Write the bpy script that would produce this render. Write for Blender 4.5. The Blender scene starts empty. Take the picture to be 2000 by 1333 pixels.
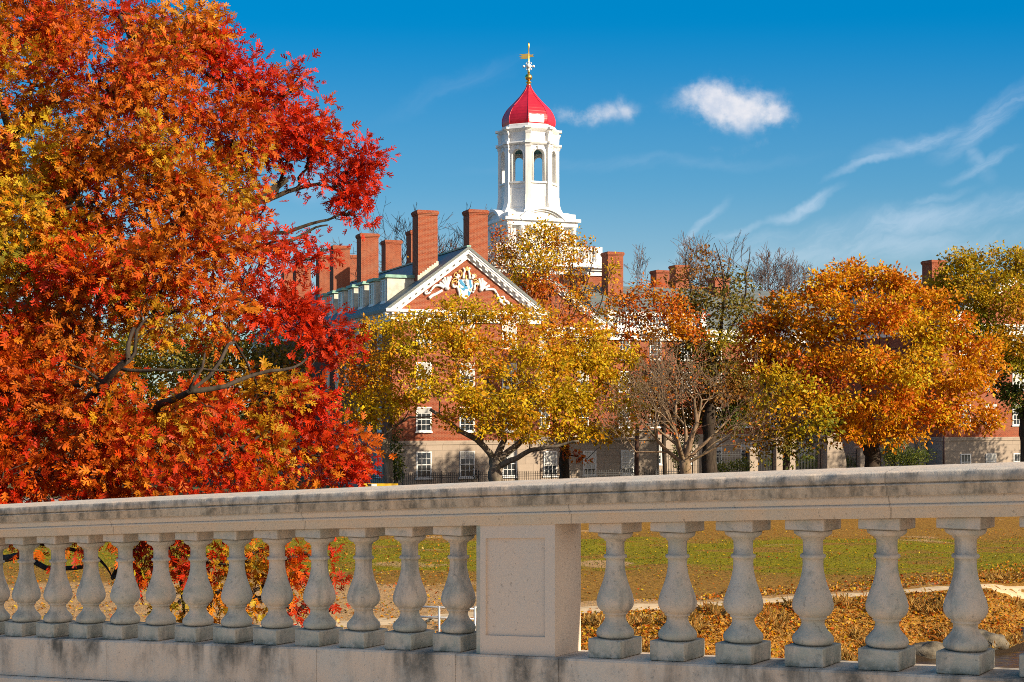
import bpy, math, random
import numpy as np
from mathutils import Vector, Matrix, noise as mnoise

R = math.radians
SC = bpy.context.scene
COL = SC.collection
rng = np.random.default_rng(11)
random.seed(11)

# ------------------------------------------------------------------ camera, sky, sun, exposure
EYE = 6.0
F = 2900.0                                   # focal length in photo pixels (2000 wide)
cam_d = bpy.data.cameras.new("camera")
cam = bpy.data.objects.new("camera", cam_d)
COL.objects.link(cam)
cam.location = (0, 0, EYE)
cam.rotation_euler = (R(90), 0, 0)
cam_d.sensor_width = 36.0
cam_d.lens = 36.0 * F / 2000.0
cam_d.shift_y = (800 - 666.5) / 2000.0
cam_d.clip_start = 0.1
cam_d.clip_end = 5000
SC.camera = cam

SUN_EL, SUN_AZ = 23.0, 122.5                # azimuth clockwise from +Y
sun_dir = Vector((math.sin(R(SUN_AZ)) * math.cos(R(SUN_EL)), math.cos(R(SUN_AZ)) * math.cos(R(SUN_EL)), math.sin(R(SUN_EL))))
sun_d = bpy.data.lights.new("sun", 'SUN')
sun_d.energy = 5.0
sun_d.angle = R(0.5)
sun_d.color = (1.0, 0.86, 0.66)
sun = bpy.data.objects.new("sun", sun_d)
COL.objects.link(sun)
sun.location = (40, -30, 60)
sun.rotation_euler = sun_dir.to_track_quat('Z', 'Y').to_euler()

SC.view_settings.view_transform = 'Standard'
SC.view_settings.look = 'None'
SC.view_settings.exposure = 0.68
SC.view_settings.gamma = 1.0
SC.view_settings.use_curve_mapping = False
try:
    SC.cycles.use_denoising = False
    SC.cycles.denoiser = 'OPENIMAGEDENOISE'
    SC.cycles.denoising_input_passes = 'RGB_ALBEDO_NORMAL'
except Exception:
    pass
SC.cycles.max_bounces = 6
SC.cycles.diffuse_bounces = 3
SC.cycles.glossy_bounces = 3
SC.cycles.transmission_bounces = 3
SC.cycles.caustics_reflective = False
SC.cycles.caustics_refractive = False
SC.cycles.filter_width = 0.95


class NT:
    """small helper around a node tree"""
    def __init__(self, tree):
        self.t = tree
        self.n = tree.nodes
        self.l = tree.links

    def new(self, typ, **kw):
        nd = self.n.new(typ)
        for k, v in kw.items():
            setattr(nd, k, v)
        return nd

    def put(self, sock, v):
        if isinstance(v, bpy.types.NodeSocket):
            self.l.new(v, sock)
        elif v is not None:
            if sock.type == 'RGBA' and len(v) == 3:
                v = (*v, 1)
            sock.default_value = v

    def math(self, op, a, b=None, c=None, clamp=False):
        nd = self.new('ShaderNodeMath', operation=op, use_clamp=clamp)
        self.put(nd.inputs[0], a)
        if b is not None: self.put(nd.inputs[1], b)
        if c is not None: self.put(nd.inputs[2], c)
        return nd.outputs[0]

    def vmath(self, op, a, b=None):
        nd = self.new('ShaderNodeVectorMath', operation=op)
        self.put(nd.inputs[0], a)
        if b is not None: self.put(nd.inputs[1], b)
        return nd.outputs[0]

    def step(self, v, lo, hi, tolo=0.0, tohi=1.0, smooth=True):
        nd = self.new('ShaderNodeMapRange', interpolation_type='SMOOTHSTEP' if smooth else 'LINEAR')
        self.put(nd.inputs['Value'], v)
        nd.inputs['From Min'].default_value = lo
        nd.inputs['From Max'].default_value = hi
        nd.inputs['To Min'].default_value = tolo
        nd.inputs['To Max'].default_value = tohi
        return nd.outputs[0]

    def mix(self, f, a, b):
        nd = self.new('ShaderNodeMix', data_type='RGBA')
        self.put(nd.inputs[0], f)
        self.put(nd.inputs[6], a)
        self.put(nd.inputs[7], b)
        return nd.outputs[2]

    def noise(self, vec, scale, detail=4, rough=0.55, dist=0.0):
        nd = self.new('ShaderNodeTexNoise')
        if vec is not None: self.put(nd.inputs['Vector'], vec)
        nd.inputs['Scale'].default_value = scale
        nd.inputs['Detail'].default_value = detail
        nd.inputs['Roughness'].default_value = rough
        nd.inputs['Distortion'].default_value = dist
        return nd.outputs['Fac']

    def xyz(self, vec):
        nd = self.new('ShaderNodeSeparateXYZ')
        self.put(nd.inputs[0], vec)
        return nd.outputs

    def comb(self, x, y, z):
        nd = self.new('ShaderNodeCombineXYZ')
        self.put(nd.inputs[0], x); self.put(nd.inputs[1], y); self.put(nd.inputs[2], z)
        return nd.outputs[0]


# ---- world
W = bpy.data.worlds.new("World")
SC.world = W
W.use_nodes = True
w = NT(W.node_tree)
for nd in list(w.n): w.n.remove(nd)
sky = w.new('ShaderNodeTexSky', sky_type='NISHITA')
sky.sun_disc = False
sky.sun_elevation = R(SUN_EL)
sky.sun_rotation = R(SUN_AZ)
sky.air_density = 1.0
sky.dust_density = 0.0
sky.ozone_density = 3.0
SKY_SAT, SKY_VAL = 1.55, 0.80
hsv = w.new('ShaderNodeHueSaturation')
hsv.inputs['Saturation'].default_value = SKY_SAT
hsv.inputs['Value'].default_value = SKY_VAL
hsv.inputs['Hue'].default_value = 0.495
w.l.new(sky.outputs[0], hsv.inputs['Color'])
tc = w.new('ShaderNodeTexCoord')
d = w.xyz(tc.outputs['Generated'])
# added warm brightness over the sun's half of the sky, filling the balustrade's shade
sdot = w.math('ADD', w.math('MULTIPLY', d[0], math.sin(R(SUN_AZ))), w.math('MULTIPLY', d[1], math.cos(R(SUN_AZ))))
sky_fill = w.math('MULTIPLY', w.step(sdot, -0.12, 0.7), 0.85)
yy = w.math('MAXIMUM', d[1], 0.05)
az = w.math('DIVIDE', d[0], yy)
el = w.math('DIVIDE', d[2], yy)
low = w.mix(w.step(el, 0.075, 0.16), (1.95, 2.9, 3.65), (0.75, 2.2, 3.6))
air = w.mix(w.step(el, 0.13, 0.27), low, (0.0, 1.5, 3.7))
base = w.mix(0.65, hsv.outputs[0], air)
sky_c = w.mix(sky_fill, base, (6.3, 5.7, 5.3))
vec2 = w.comb(az, el, 0.0)
wn = w.noise(vec2, 14, 5, 0.6)
wn2 = w.noise(w.vmath('ADD', vec2, (3.3, 1.7, 0)), 14, 5, 0.6)
ax_ = w.math('ADD', az, w.math('MULTIPLY', w.math('SUBTRACT', wn, 0.5), 0.035))
el_ = w.math('ADD', el, w.math('MULTIPLY', w.math('SUBTRACT', wn2, 0.5), 0.035))


def cloud_blob(px, py, rx, ry, rot=0.0, lo=1.0, hi=0.2, u=None, v=None):
    """soft ellipse on the sky around a direction, rotated, 0..1"""
    a0, e0 = (px - 1000) / F, (800 - py) / F
    du = w.math('SUBTRACT', u or ax_, a0)
    dv = w.math('SUBTRACT', v or el_, e0)
    c, s = math.cos(R(rot)), math.sin(R(rot))
    p = w.math('ADD', w.math('MULTIPLY', du, c), w.math('MULTIPLY', dv, s))
    q = w.math('SUBTRACT', w.math('MULTIPLY', dv, c), w.math('MULTIPLY', du, s))
    p = w.math('DIVIDE', p, rx / F)
    q = w.math('DIVIDE', q, ry / F)
    r = w.math('SQRT', w.math('ADD', w.math('MULTIPLY', p, p), w.math('MULTIPLY', q, q)))
    return w.step(r, lo, hi)


puff_n = w.noise(vec2, 36, 9, 0.66)
puff = None
for b in ((1430, 208, 165, 62, -8, .95), (1395, 190, 92, 60, 0, .9), (1505, 222, 80, 42, -6, .85), (1165, 213, 130, 36, 5, .62), (1222, 200, 50, 38, 0, .6), (1480, 268, 50, 20, 25, .22), (1420, 285, 90, 16, 5, .16)):
    m = w.math('MULTIPLY', cloud_blob(*b[:5], lo=1.05, hi=0.0), b[5])
    puff = m if puff is None else w.math('MAXIMUM', puff, m)
puff = w.math('MULTIPLY', puff, w.step(w.math('ADD', puff, w.math('MULTIPLY', w.math('SUBTRACT', puff_n, 0.5), 2.2)), 0.02, 0.95))
puff = w.math('MULTIPLY', w.math('MULTIPLY', puff, 1.3, clamp=True), 0.88)
# cirrus: fibres drawn out along a direction rising to the right
c_, s_ = math.cos(R(22)), math.sin(R(22))
fp = w.math('ADD', w.math('MULTIPLY', ax_, c_), w.math('MULTIPLY', el_, s_))
fq = w.math('SUBTRACT', w.math('MULTIPLY', el_, c_), w.math('MULTIPLY', ax_, s_))
fib = w.noise(w.comb(w.math('MULTIPLY', fp, 5.0), w.math('MULTIPLY', fq, 26.0), 0.3), 2.2, 7, 0.66, 0.6)
cir = None
for b in ((1570, 405, 95, 16, 24, .42), (1450, 455, 90, 12, 22, .2), (1370, 445, 95, 14, 48, .36), (1930, 225, 160, 34, 33, .42), (1790, 272, 150, 26, 22, .38), (1700, 320, 110, 13, 22, .34), (1895, 300, 90, 22, -60, .20), (1920, 315, 100, 16, 24, .28), (1830, 385, 90, 14, 18, .22), (1750, 440, 520, 42, 10, .34), (1650, 490, 480, 40, 6, .3), (900, 165, 190, 30, 22, .06), (1250, 320, 420, 20, 2, .07), (1700, 560, 700, 40, 3, .25), (600, 350, 60, 60, 50, .22)):
    m = w.math('MULTIPLY', cloud_blob(*b[:5], lo=1.1, hi=0.05), b[5])
    cir = m if cir is None else w.math('MAXIMUM', cir, m)
cir = w.math('MULTIPLY', cir, w.step(fib, 0.3, 0.7, 0.18, 0.85), clamp=True)
SKY_STR = 0.1
body = w.step(w.math('ADD', w.noise(w.vmath('ADD', vec2, (0.0, 0.012, 0)), 36, 5, 0.6), w.math('MULTIPLY', w.math('SUBTRACT', el, 0.205), 3.0)), 0.38, 0.62)
cl_col = w.mix(body, (5.9, 5.7, 5.8), (4.2, 4.5, 5.2))
colr = w.mix(cir, sky_c, (6.0, 6.3, 6.9))
colr = w.mix(puff, colr, cl_col)
bg = w.new('ShaderNodeBackground')
bg.inputs['Strength'].default_value = SKY_STR
w.l.new(colr, bg.inputs['Color'])
wo = w.new('ShaderNodeOutputWorld')
w.l.new(bg.outputs[0], wo.inputs['Surface'])


# ------------------------------------------------------------------ object helpers
def tag(o, label=None, cat=None, group=None, kind=None):
    if label: o['label'] = label
    if cat: o['category'] = cat
    if group: o['group'] = group
    if kind: o['kind'] = kind
    return o


def empty(name, loc=(0, 0, 0), rz=0.0):
    o = bpy.data.objects.new(name, None)
    COL.objects.link(o)
    o.location = loc
    o.rotation_euler = (0, 0, rz)
    o.empty_display_size = 0.3
    return o


def kids(o):
    return [c for c in COL.objects if c.parent == o]


def copy_tree(o, parent=None, ch=None):
    c = o.copy()
    COL.objects.link(c)
    c.parent = parent
    for k in list(o.children):
        copy_tree(k, c)
    return c


def np_mesh(name, V, loops, sizes, mat, parent=None, smooth=False, color=None):
    """V (n,3); loops flat vertex indices; sizes polygon sizes"""
    V = np.asarray(V, dtype=np.float32)
    loops = np.asarray(loops, dtype=np.int32)
    sizes = np.asarray(sizes, dtype=np.int32)
    me = bpy.data.meshes.new(name)
    me.vertices.add(len(V))
    me.vertices.foreach_set("co", V.ravel())
    me.loops.add(len(loops))
    me.loops.foreach_set("vertex_index", loops)
    me.polygons.add(len(sizes))
    starts = np.concatenate(([0], np.cumsum(sizes)[:-1])).astype(np.int32)
    me.polygons.foreach_set("loop_start", starts)
    me.polygons.foreach_set("loop_total", sizes)
    if smooth:
        me.polygons.foreach_set("use_smooth", np.ones(len(sizes), dtype=bool))
    if color is not None:
        a = me.color_attributes.new("tint", 'FLOAT_COLOR', 'POINT')
        c4 = np.ones((len(V), 4), dtype=np.float32)
        c4[:, :3] = color
        a.data.foreach_set("color", c4.ravel())
    me.update(calc_edges=True)
    me.validate()
    me.materials.append(mat)
    o = bpy.data.objects.new(name, me)
    COL.objects.link(o)
    o.parent = parent
    return o


class MB:
    """collects shapes and links them as one mesh object"""
    def __init__(self):
        self.v = []
        self.f = []
        self.s = []      # smooth flags

    def add(self, vs, fs, smooth=False):
        b = len(self.v)
        self.v.extend([tuple(p) for p in vs])
        for f in fs:
            self.f.append([b + i for i in f])
            self.s.append(smooth)

    def box(self, x0, x1, y0, y1, z0, z1):
        vs = [(x, y, z) for z in (z0, z1) for y in (y0, y1) for x in (x0, x1)]
        self.add(vs, [(0, 2, 3, 1), (4, 5, 7, 6), (0, 1, 5, 4), (2, 6, 7, 3), (0, 4, 6, 2), (1, 3, 7, 5)])

    def hexa(self, b4, t4):
        """bottom and top quads (counter-clockwise seen from above)"""
        vs = list(b4) + list(t4)
        self.add(vs, [(3, 2, 1, 0), (4, 5, 6, 7), (0, 1, 5, 4), (1, 2, 6, 5), (2, 3, 7, 6), (3, 0, 4, 7)])

    def extrude(self, poly, a, b, fn, smooth=False, cap=True):
        """poly: 2-D outline; fn(p, s) -> 3-D point at station s"""
        n = len(poly)
        vs = [fn(p, a) for p in poly] + [fn(p, b) for p in poly]
        fs = [(i, (i + 1) % n, n + (i + 1) % n, n + i) for i in range(n)]
        if cap:
            fs += [tuple(range(n - 1, -1, -1)), tuple(range(n, 2 * n))]
        self.add(vs, fs, smooth)

    def tube(self, pts, rad, n=6, cap=True, smooth=True):
        pts = [Vector(p) for p in pts]
        if not hasattr(rad, '__len__'):
            rad = [rad] * len(pts)
        vs, fs = [], []
        ref = Vector((0.31, 0.17, 0.93)).normalized()
        for i, p in enumerate(pts):
            dr = (pts[min(i + 1, len(pts) - 1)] - pts[max(i - 1, 0)])
            if dr.length < 1e-9: dr = Vector((0, 0, 1))
            dr.normalize()
            r_ = ref if abs(dr.dot(ref)) < 0.95 else Vector((1, 0, 0))
            a = dr.cross(r_).normalized()
            b = dr.cross(a)
            for k in range(n):
                t = 2 * math.pi * k / n
                vs.append(p + (a * math.cos(t) + b * math.sin(t)) * rad[i])
        for i in range(len(pts) - 1):
            for k in range(n):
                k2 = (k + 1) % n
                fs.append((i * n + k, i * n + k2, (i + 1) * n + k2, (i + 1) * n + k))
        if cap:
            fs.append(tuple(range(n - 1, -1, -1)))
            e = (len(pts) - 1) * n
            fs.append(tuple(range(e, e + n)))
        self.add(vs, fs, smooth)

    def lathe(self, prof, cx=0, cy=0, cz=0, n=24, rot=0.0, smooth=True, cap=True):
        """prof: (r, z) from top to bottom"""
        vs, fs = [], []
        for r, z in prof:
            for k in range(n):
                t = rot + 2 * math.pi * k / n
                vs.append((cx + r * math.cos(t), cy + r * math.sin(t), cz + z))
        m = len(prof)
        for i in range(m - 1):
            for k in range(n):
                k2 = (k + 1) % n
                fs.append((i * n + k2, i * n + k, (i + 1) * n + k, (i + 1) * n + k2))
        if cap:
            fs.append(tuple(range(n)))
            fs.append(tuple(range((m - 1) * n + n - 1, (m - 1) * n - 1, -1)))
        self.add(vs, fs, smooth)

    def ball(self, c, r, n=12, sz=1.0):
        self.lathe([(max(1e-4, r * math.sin(math.pi * i / n)), r * sz * math.cos(math.pi * i / n)) for i in range(n + 1)], c[0], c[1], c[2], n=n + 4, cap=False)

    def build(self, name, mat, parent=None, bevel=0.0, seg=1):
        me = bpy.data.meshes.new(name)
        me.from_pydata(self.v, [], self.f)
        me.polygons.foreach_set("use_smooth", self.s)
        me.update()
        me.materials.append(mat)
        o = bpy.data.objects.new(name, me)
        COL.objects.link(o)
        o.parent = parent
        if bevel:
            m = o.modifiers.new("bevel", 'BEVEL')
            m.width = bevel
            m.segments = seg
            m.limit_method = 'ANGLE'
            m.angle_limit = R(35)
        return o


# ------------------------------------------------------------------ materials
def mat_new(name):
    m = bpy.data.materials.new(name)
    m.use_nodes = True
    t = NT(m.node_tree)
    for nd in list(t.n): t.n.remove(nd)
    out = t.new('ShaderNodeOutputMaterial')
    p = t.new('ShaderNodeBsdfPrincipled')
    t.l.new(p.outputs[0], out.inputs['Surface'])
    return m, t, p, out


def bump(t, p, h, strength=0.5, dist=0.01):
    b = t.new('ShaderNodeBump')
    b.inputs['Strength'].default_value = strength
    b.inputs['Distance'].default_value = dist
    t.put(b.inputs['Height'], h)
    t.l.new(b.outputs[0], p.inputs['Normal'])


def simple(name, colr, rough=0.6, var=0.15, scale=3.0, metal=0.0, spec=0.5, bmp=0.0):
    m, t, p, out = mat_new(name)
    co = t.new('ShaderNodeTexCoord').outputs['Object']
    n = t.noise(co, scale, 6, 0.6)
    dark = tuple(c * (1 - var) for c in colr)
    lite = tuple(min(1, c * (1 + var)) for c in colr)
    t.put(p.inputs['Base Color'], t.mix(t.step(n, 0.3, 0.7), dark, lite))
    p.inputs['Roughness'].default_value = rough
    p.inputs['Metallic'].default_value = metal
    p.inputs['Specular IOR Level'].default_value = spec
    if bmp:
        bump(t, p, t.noise(co, scale * 8, 5, 0.65), bmp, 0.02)
    return m


def make_brick():
    m, t, p, out = mat_new("brick")
    co = t.new('ShaderNodeTexCoord').outputs['Object']
    x, y, z = t.xyz(co)
    v = t.comb(t.math('ADD', x, y), z, 0.0)
    b = t.new('ShaderNodeTexBrick')
    t.put(b.inputs['Vector'], v)
    b.inputs['Scale'].default_value = 1.0
    b.inputs['Brick Width'].default_value = 0.23
    b.inputs['Row Height'].default_value = 0.085
    b.inputs['Mortar Size'].default_value = 0.010
    b.inputs['Mortar Smooth'].default_value = 0.2
    b.inputs['Bias'].default_value = -0.1
    b.inputs['Color1'].default_value = (0.31, 0.068, 0.026, 1)
    b.inputs['Color2'].default_value = (0.20, 0.040, 0.018, 1)
    b.inputs['Mortar'].default_value = (0.34, 0.19, 0.12, 1)
    n = t.noise(co, 0.55, 6, 0.65)
    n2 = t.noise(t.comb(t.math('MULTIPLY', t.math('ADD', x, y), 4.3), t.math('MULTIPLY', z, 11.7), 0.0), 1.0, 3, 0.7)
    c = t.mix(t.step(n, 0.35, 0.7, 0, 0.4), b.outputs['Color'], (0.31, 0.088, 0.042))
    c = t.mix(t.step(n2, 0.48, 0.70, 0, 0.6), c, (0.12, 0.03, 0.02))
    t.put(p.inputs['Base Color'], c)
    p.inputs['Roughness'].default_value = 0.9
    p.inputs['Specular IOR Level'].default_value = 0.2
    bump(t, p, b.outputs['Fac'], -0.4, 0.01)
    return m


def make_ashlar(name="ashlar", base=(0.42, 0.335, 0.26)):
    m, t, p, out = mat_new(name)
    co = t.new('ShaderNodeTexCoord').outputs['Object']
    x, y, z = t.xyz(co)
    v = t.comb(t.math('ADD', x, y), z, 0.0)
    b = t.new('ShaderNodeTexBrick')
    t.put(b.inputs['Vector'], v)
    b.inputs['Scale'].default_value = 1.0
    b.inputs['Brick Width'].default_value = 1.25
    b.inputs['Row Height'].default_value = 0.52
    b.inputs['Mortar Size'].default_value = 0.014
    b.inputs['Color1'].default_value = (*base, 1)
    b.inputs['Color2'].default_value = (*[c * 0.88 for c in base], 1)
    b.inputs['Mortar'].default_value = (*[c * 0.62 for c in base], 1)
    n = t.noise(co, 1.3, 7, 0.65)
    c = t.mix(t.step(n, 0.4, 0.75, 0, 0.4), b.outputs['Color'], tuple(c * 0.6 for c in base))
    t.put(p.inputs['Base Color'], c)
    p.inputs['Roughness'].default_value = 0.9
    p.inputs['Specular IOR Level'].default_value = 0.2
    bump(t, p, t.noise(co, 30, 4, 0.6), 0.3, 0.01)
    return m


def make_slate():
    m, t, p, out = mat_new("slate")
    co = t.new('ShaderNodeTexCoord').outputs['Object']
    x, y, z = t.xyz(co)
    b = t.new('ShaderNodeTexBrick')
    t.put(b.inputs['Vector'], t.comb(t.math('ADD', x, y), z, 0.0))
    b.inputs['Scale'].default_value = 1.0
    b.inputs['Brick Width'].default_value = 0.3
    b.inputs['Row Height'].default_value = 0.16
    b.inputs['Mortar Size'].default_value = 0.012
    b.inputs['Color1'].default_value = (0.115, 0.14, 0.14, 1)
    b.inputs['Color2'].default_value = (0.15, 0.155, 0.145, 1)
    b.inputs['Mortar'].default_value = (0.05, 0.06, 0.06, 1)
    n = t.noise(co, 0.8, 6, 0.65)
    t.put(p.inputs['Base Color'], t.mix(t.step(n, 0.4, 0.7, 0, 0.5), b.outputs['Color'], (0.17, 0.19, 0.155)))
    p.inputs['Roughness'].default_value = 0.55
    bump(t, p, b.outputs['Fac'], -0.4, 0.02)
    return m


def make_leaf(name="leaf", trans=0.34, rough=0.5, spec=0.16):
    m, t, p, out = mat_new(name)
    at = t.new('ShaderNodeAttribute', attribute_name="tint").outputs['Color']
    t.put(p.inputs['Base Color'], at)
    p.inputs['Roughness'].default_value = rough
    p.inputs['Specular IOR Level'].default_value = spec
    tr = t.new('ShaderNodeBsdfTranslucent')
    t.put(tr.inputs['Color'], at)
    mx = t.new('ShaderNodeMixShader')
    mx.inputs[0].default_value = trans
    t.l.new(p.outputs[0], mx.inputs[1])
    t.l.new(tr.outputs[0], mx.inputs[2])
    t.l.new(mx.outputs[0], out.inputs['Surface'])
    return m


def make_bark(name, colr, scale=6.0):
    m, t, p, out = mat_new(name)
    co = t.new('ShaderNodeTexCoord').outputs['Object']
    x, y, z = t.xyz(co)
    v = t.comb(x, y, t.math('MULTIPLY', z, 0.25))
    n = t.noise(v, scale, 8, 0.7, 0.4)
    n2 = t.noise(co, scale * 0.35, 5, 0.6)
    c = t.mix(t.step(n, 0.35, 0.65), tuple(c * 0.5 for c in colr), tuple(c * 1.25 for c in colr))
    c = t.mix(t.step(n2, 0.45, 0.7, 0, 0.5), c, (colr[0] * 0.9, colr[1] * 1.05, colr[2] * 0.8))
    t.put(p.inputs['Base Color'], c)
    p.inputs['Roughness'].default_value = 0.95
    p.inputs['Specular IOR Level'].default_value = 0.15
    bump(t, p, n, 0.8, 0.04)
    return m


def make_white():
    m, t, p, out = mat_new("white_paint")
    co = t.new('ShaderNodeTexCoord').outputs['Object']
    x, y, z = t.xyz(co)
    n = t.noise(t.comb(x, y, t.math('MULTIPLY', z, 0.2)), 2.2, 7, 0.65)
    c = t.mix(t.step(n, 0.45, 0.75, 0, 0.55), (0.80, 0.785, 0.75), (0.50, 0.47, 0.42))
    t.put(p.inputs['Base Color'], c)
    p.inputs['Roughness'].default_value = 0.5
    bump(t, p, t.noise(co, 14, 4, 0.6), 0.08, 0.01)
    return m


M = {}
M['brick'] = make_brick()
M['ashlar'] = make_ashlar()
M['white'] = make_white()
M['slate'] = make_slate()
M['copper'] = simple("green_copper", (0.20, 0.36, 0.28), 0.6, 0.25, 2.5)
M['cheek'] = simple("dormer_cheek", (0.55, 0.52, 0.43), 0.8, 0.18, 2.5)
M['glass'] = simple("window_glass", (0.03, 0.038, 0.045), 0.06, 0.3, 0.6, spec=0.9)
M['blind'] = simple("glass_with_blind", (0.46, 0.45, 0.42), 0.12, 0.15, 1.0, spec=0.8)
M['iron'] = simple("iron", (0.02, 0.021, 0.024), 0.5, 0.3, 5)
M['gold'] = simple("gold_leaf", (0.82, 0.50, 0.12), 0.28, 0.12, 3, metal=1.0)
M['giltpaint'] = simple("gilt_paint", (0.72, 0.50, 0.14), 0.4, 0.15, 6)
M['bluepaint'] = simple("blue_paint", (0.012, 0.22, 0.42), 0.5, 0.15, 6)
M['yellowpaint'] = simple("yellow_paint", (0.75, 0.42, 0.02), 0.45, 0.12, 4)
M['pole'] = make_bark("pole_wood", (0.10, 0.055, 0.04), 9)
M['steel'] = simple("galvanised_pipe", (0.5, 0.49, 0.47), 0.45, 0.15, 12, metal=0.4)
M['leaf'] = make_leaf()
M['bark'] = make_bark("dark_bark", (0.055, 0.040, 0.030))
M['bark_grey'] = make_bark("grey_bark", (0.19, 0.15, 0.115))
M['bark_pale'] = make_bark("pale_bark", (0.225, 0.15, 0.095), 5)
M['twig'] = make_bark("twig_bark", (0.16, 0.10, 0.08), 8)
M['heart'] = simple("cut_wood", (0.62, 0.40, 0.18), 0.7, 0.25, 14)
M['rock'] = simple("bank_rock", (0.13, 0.105, 0.07), 0.95, 0.5, 3.5, bmp=0.9)


def make_red_roof():
    m, t, p, out = mat_new("red_roof_paint")
    co = t.new('ShaderNodeTexCoord').outputs['Object']
    x, y, z = t.xyz(co)
    seam = t.math('FRACT', t.math('MULTIPLY', z, 3.2))
    n = t.noise(co, 1.5, 6, 0.6)
    c = t.mix(t.step(n, 0.35, 0.7), (0.46, 0.008, 0.022), (0.62, 0.014, 0.03))
    t.put(p.inputs['Base Color'], c)
    p.inputs['Roughness'].default_value = 0.38
    bump(t, p, t.step(seam, 0.0, 0.12), 0.35, 0.03)
    return m


M['redroof'] = make_red_roof()


def make_cast_stone(name, kind):
    """weathered cast stone of the balustrade; kind: coping | shaft | base | pedestal"""
    m, t, p, out = mat_new(name)
    co = t.new('ShaderNodeTexCoord').outputs['Object']
    x, y, z = t.xyz(co)
    oi = t.new('ShaderNodeObjectInfo').outputs['Random']
    if kind == 'shaft':
        co = t.vmath('ADD', co, t.comb(t.math('MULTIPLY', oi, 37.0), t.math('MULTIPLY', oi, 17.0), 0.0))
    zl = t.math('ADD', z, t.math('MULTIPLY', x, t.math('ADD', t.math('MULTIPLY', x, 0.0011), 0.0605)))
    big = t.noise(co, 3.2, 7, 0.65, 0.3)
    fine = t.noise(co, 70, 5, 0.7)
    mid = t.noise(co, 16, 7, 0.7)
    warm, cool, green = (0.71, 0.535, 0.385), (0.61, 0.525, 0.42), (0.36, 0.375, 0.31)
    c = t.mix(t.step(big, 0.35, 0.68), warm, cool)
    streak = t.noise(t.comb(t.math('MULTIPLY', x, 5.5), t.math('MULTIPLY', y, 5.5), t.math('MULTIPLY', zl, 1.2)), 1.6, 8, 0.72, 0.3)
    if kind == 'coping':
        top = t.step(zl, -0.008, -0.002)
        fascia = t.math('MULTIPLY', t.step(zl, -0.106, -0.099), t.math('SUBTRACT', 1.0, top))
        dirt = t.math('MULTIPLY', fascia, t.step(t.math('ADD', t.math('MULTIPLY', streak, 0.65), t.math('MULTIPLY', mid, 0.4)), 0.44, 0.66, 0.10, 0.85))
        c = t.mix(dirt, c, (0.10, 0.095, 0.08))
        c = t.mix(t.math('MULTIPLY', t.step(t.noise(co, 4.5, 6, 0.7), 0.5, 0.72), t.math('MULTIPLY', fascia, 0.5)), c, (0.36, 0.31, 0.25))
        for tj in (-5.2, -3.61, -1.985, -.36, 1.41, 3.02, 4.62, 6.3):
            jl = t.step(t.math('ABSOLUTE', t.math('SUBTRACT', t.math('ADD', x, t.math('MULTIPLY', t.math('SUBTRACT', mid, .5), .012)), tj)), 0.005, 0.002)
            c = t.mix(t.math('MULTIPLY', jl, 0.45), c, (0.12, 0.105, 0.085))
        spots = t.step(t.noise(co, 26, 6, 0.75), 0.56, 0.72, 0, 0.65)
        c = t.mix(t.math('MULTIPLY', spots, top), c, (0.22, 0.17, 0.14))
    elif kind == 'shaft':
        c = t.mix(t.step(t.noise(co, 5, 7, 0.7), 0.42, 0.64, 0, 0.65), c, green)
        low = t.step(z, -0.62, -0.76)
        c = t.mix(t.math('MULTIPLY', low, t.step(mid, 0.35, 0.65, 0.2, 0.65)), c, (0.36, 0.38, 0.30))
        c = t.mix(t.step(streak, 0.52, 0.70, 0, 0.6), c, (0.19, 0.185, 0.16))
        c = t.mix(t.step(t.noise(co, 11, 8, 0.78), 0.52, 0.66, 0, 0.55), c, (0.24, 0.235, 0.20))
        c = t.mix(t.math('MULTIPLY', oi, 0.22), c, (0.34, 0.33, 0.28))
        joint = t.math('ADD', t.step(t.math('ABSOLUTE', t.math('ADD', z, 0.764)), 0.006, 0.0), t.step(t.math('ABSOLUTE', t.math('ADD', z, 0.2505)), 0.006, 0.0), clamp=True)
        c = t.mix(t.math('MULTIPLY', joint, 0.6), c, (0.12, 0.11, 0.09))
        edge = t.step(z, -0.80, -0.86)
        c = t.mix(t.math('MULTIPLY', edge, t.step(mid, 0.42, 0.6, 0, .7)), c, (0.14, 0.14, 0.10))
    elif kind == 'pedestal':
        side = t.step(t.math('ABSOLUTE', t.math('SUBTRACT', x, -0.018)), 0.232, 0.238)
        c = t.mix(0.6, c, (0.71, 0.545, 0.41))
        g = t.step(t.math('ADD', t.math('MULTIPLY', big, 0.6), t.math('MULTIPLY', mid, 0.4)), 0.36, 0.6, 0.15, 0.85)
        c = t.mix(t.math('MULTIPLY', side, g), c, (0.26, 0.31, 0.25))
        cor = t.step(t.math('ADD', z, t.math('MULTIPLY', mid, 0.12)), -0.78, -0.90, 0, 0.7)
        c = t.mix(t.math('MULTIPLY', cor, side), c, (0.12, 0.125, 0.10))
    else:
        drop = t.step(t.math('ADD', zl, t.math('MULTIPLY', mid, 0.10)), -1.10, -0.84, 0.15, 1.0)
        st = t.math('MULTIPLY', t.step(t.noise(t.comb(t.math('MULTIPLY', x, 3.1), y, t.math('MULTIPLY', zl, 0.8)), 1.0, 6, 0.6, 0.4), 0.46, 0.66), drop)
        c = t.mix(t.math('MULTIPLY', st, t.step(mid, 0.25, 0.6, 0.45, 0.95)), c, (0.085, 0.08, 0.065))
        c = t.mix(t.step(t.noise(co, 6.5, 7, 0.7), 0.52, 0.72, 0, 0.45), c, (0.22, 0.20, 0.17))
    # grain and pits
    c = t.mix(t.step(fine, 0.56, 0.74, 0, 0.35), c, (0.19, 0.17, 0.14))
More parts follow.
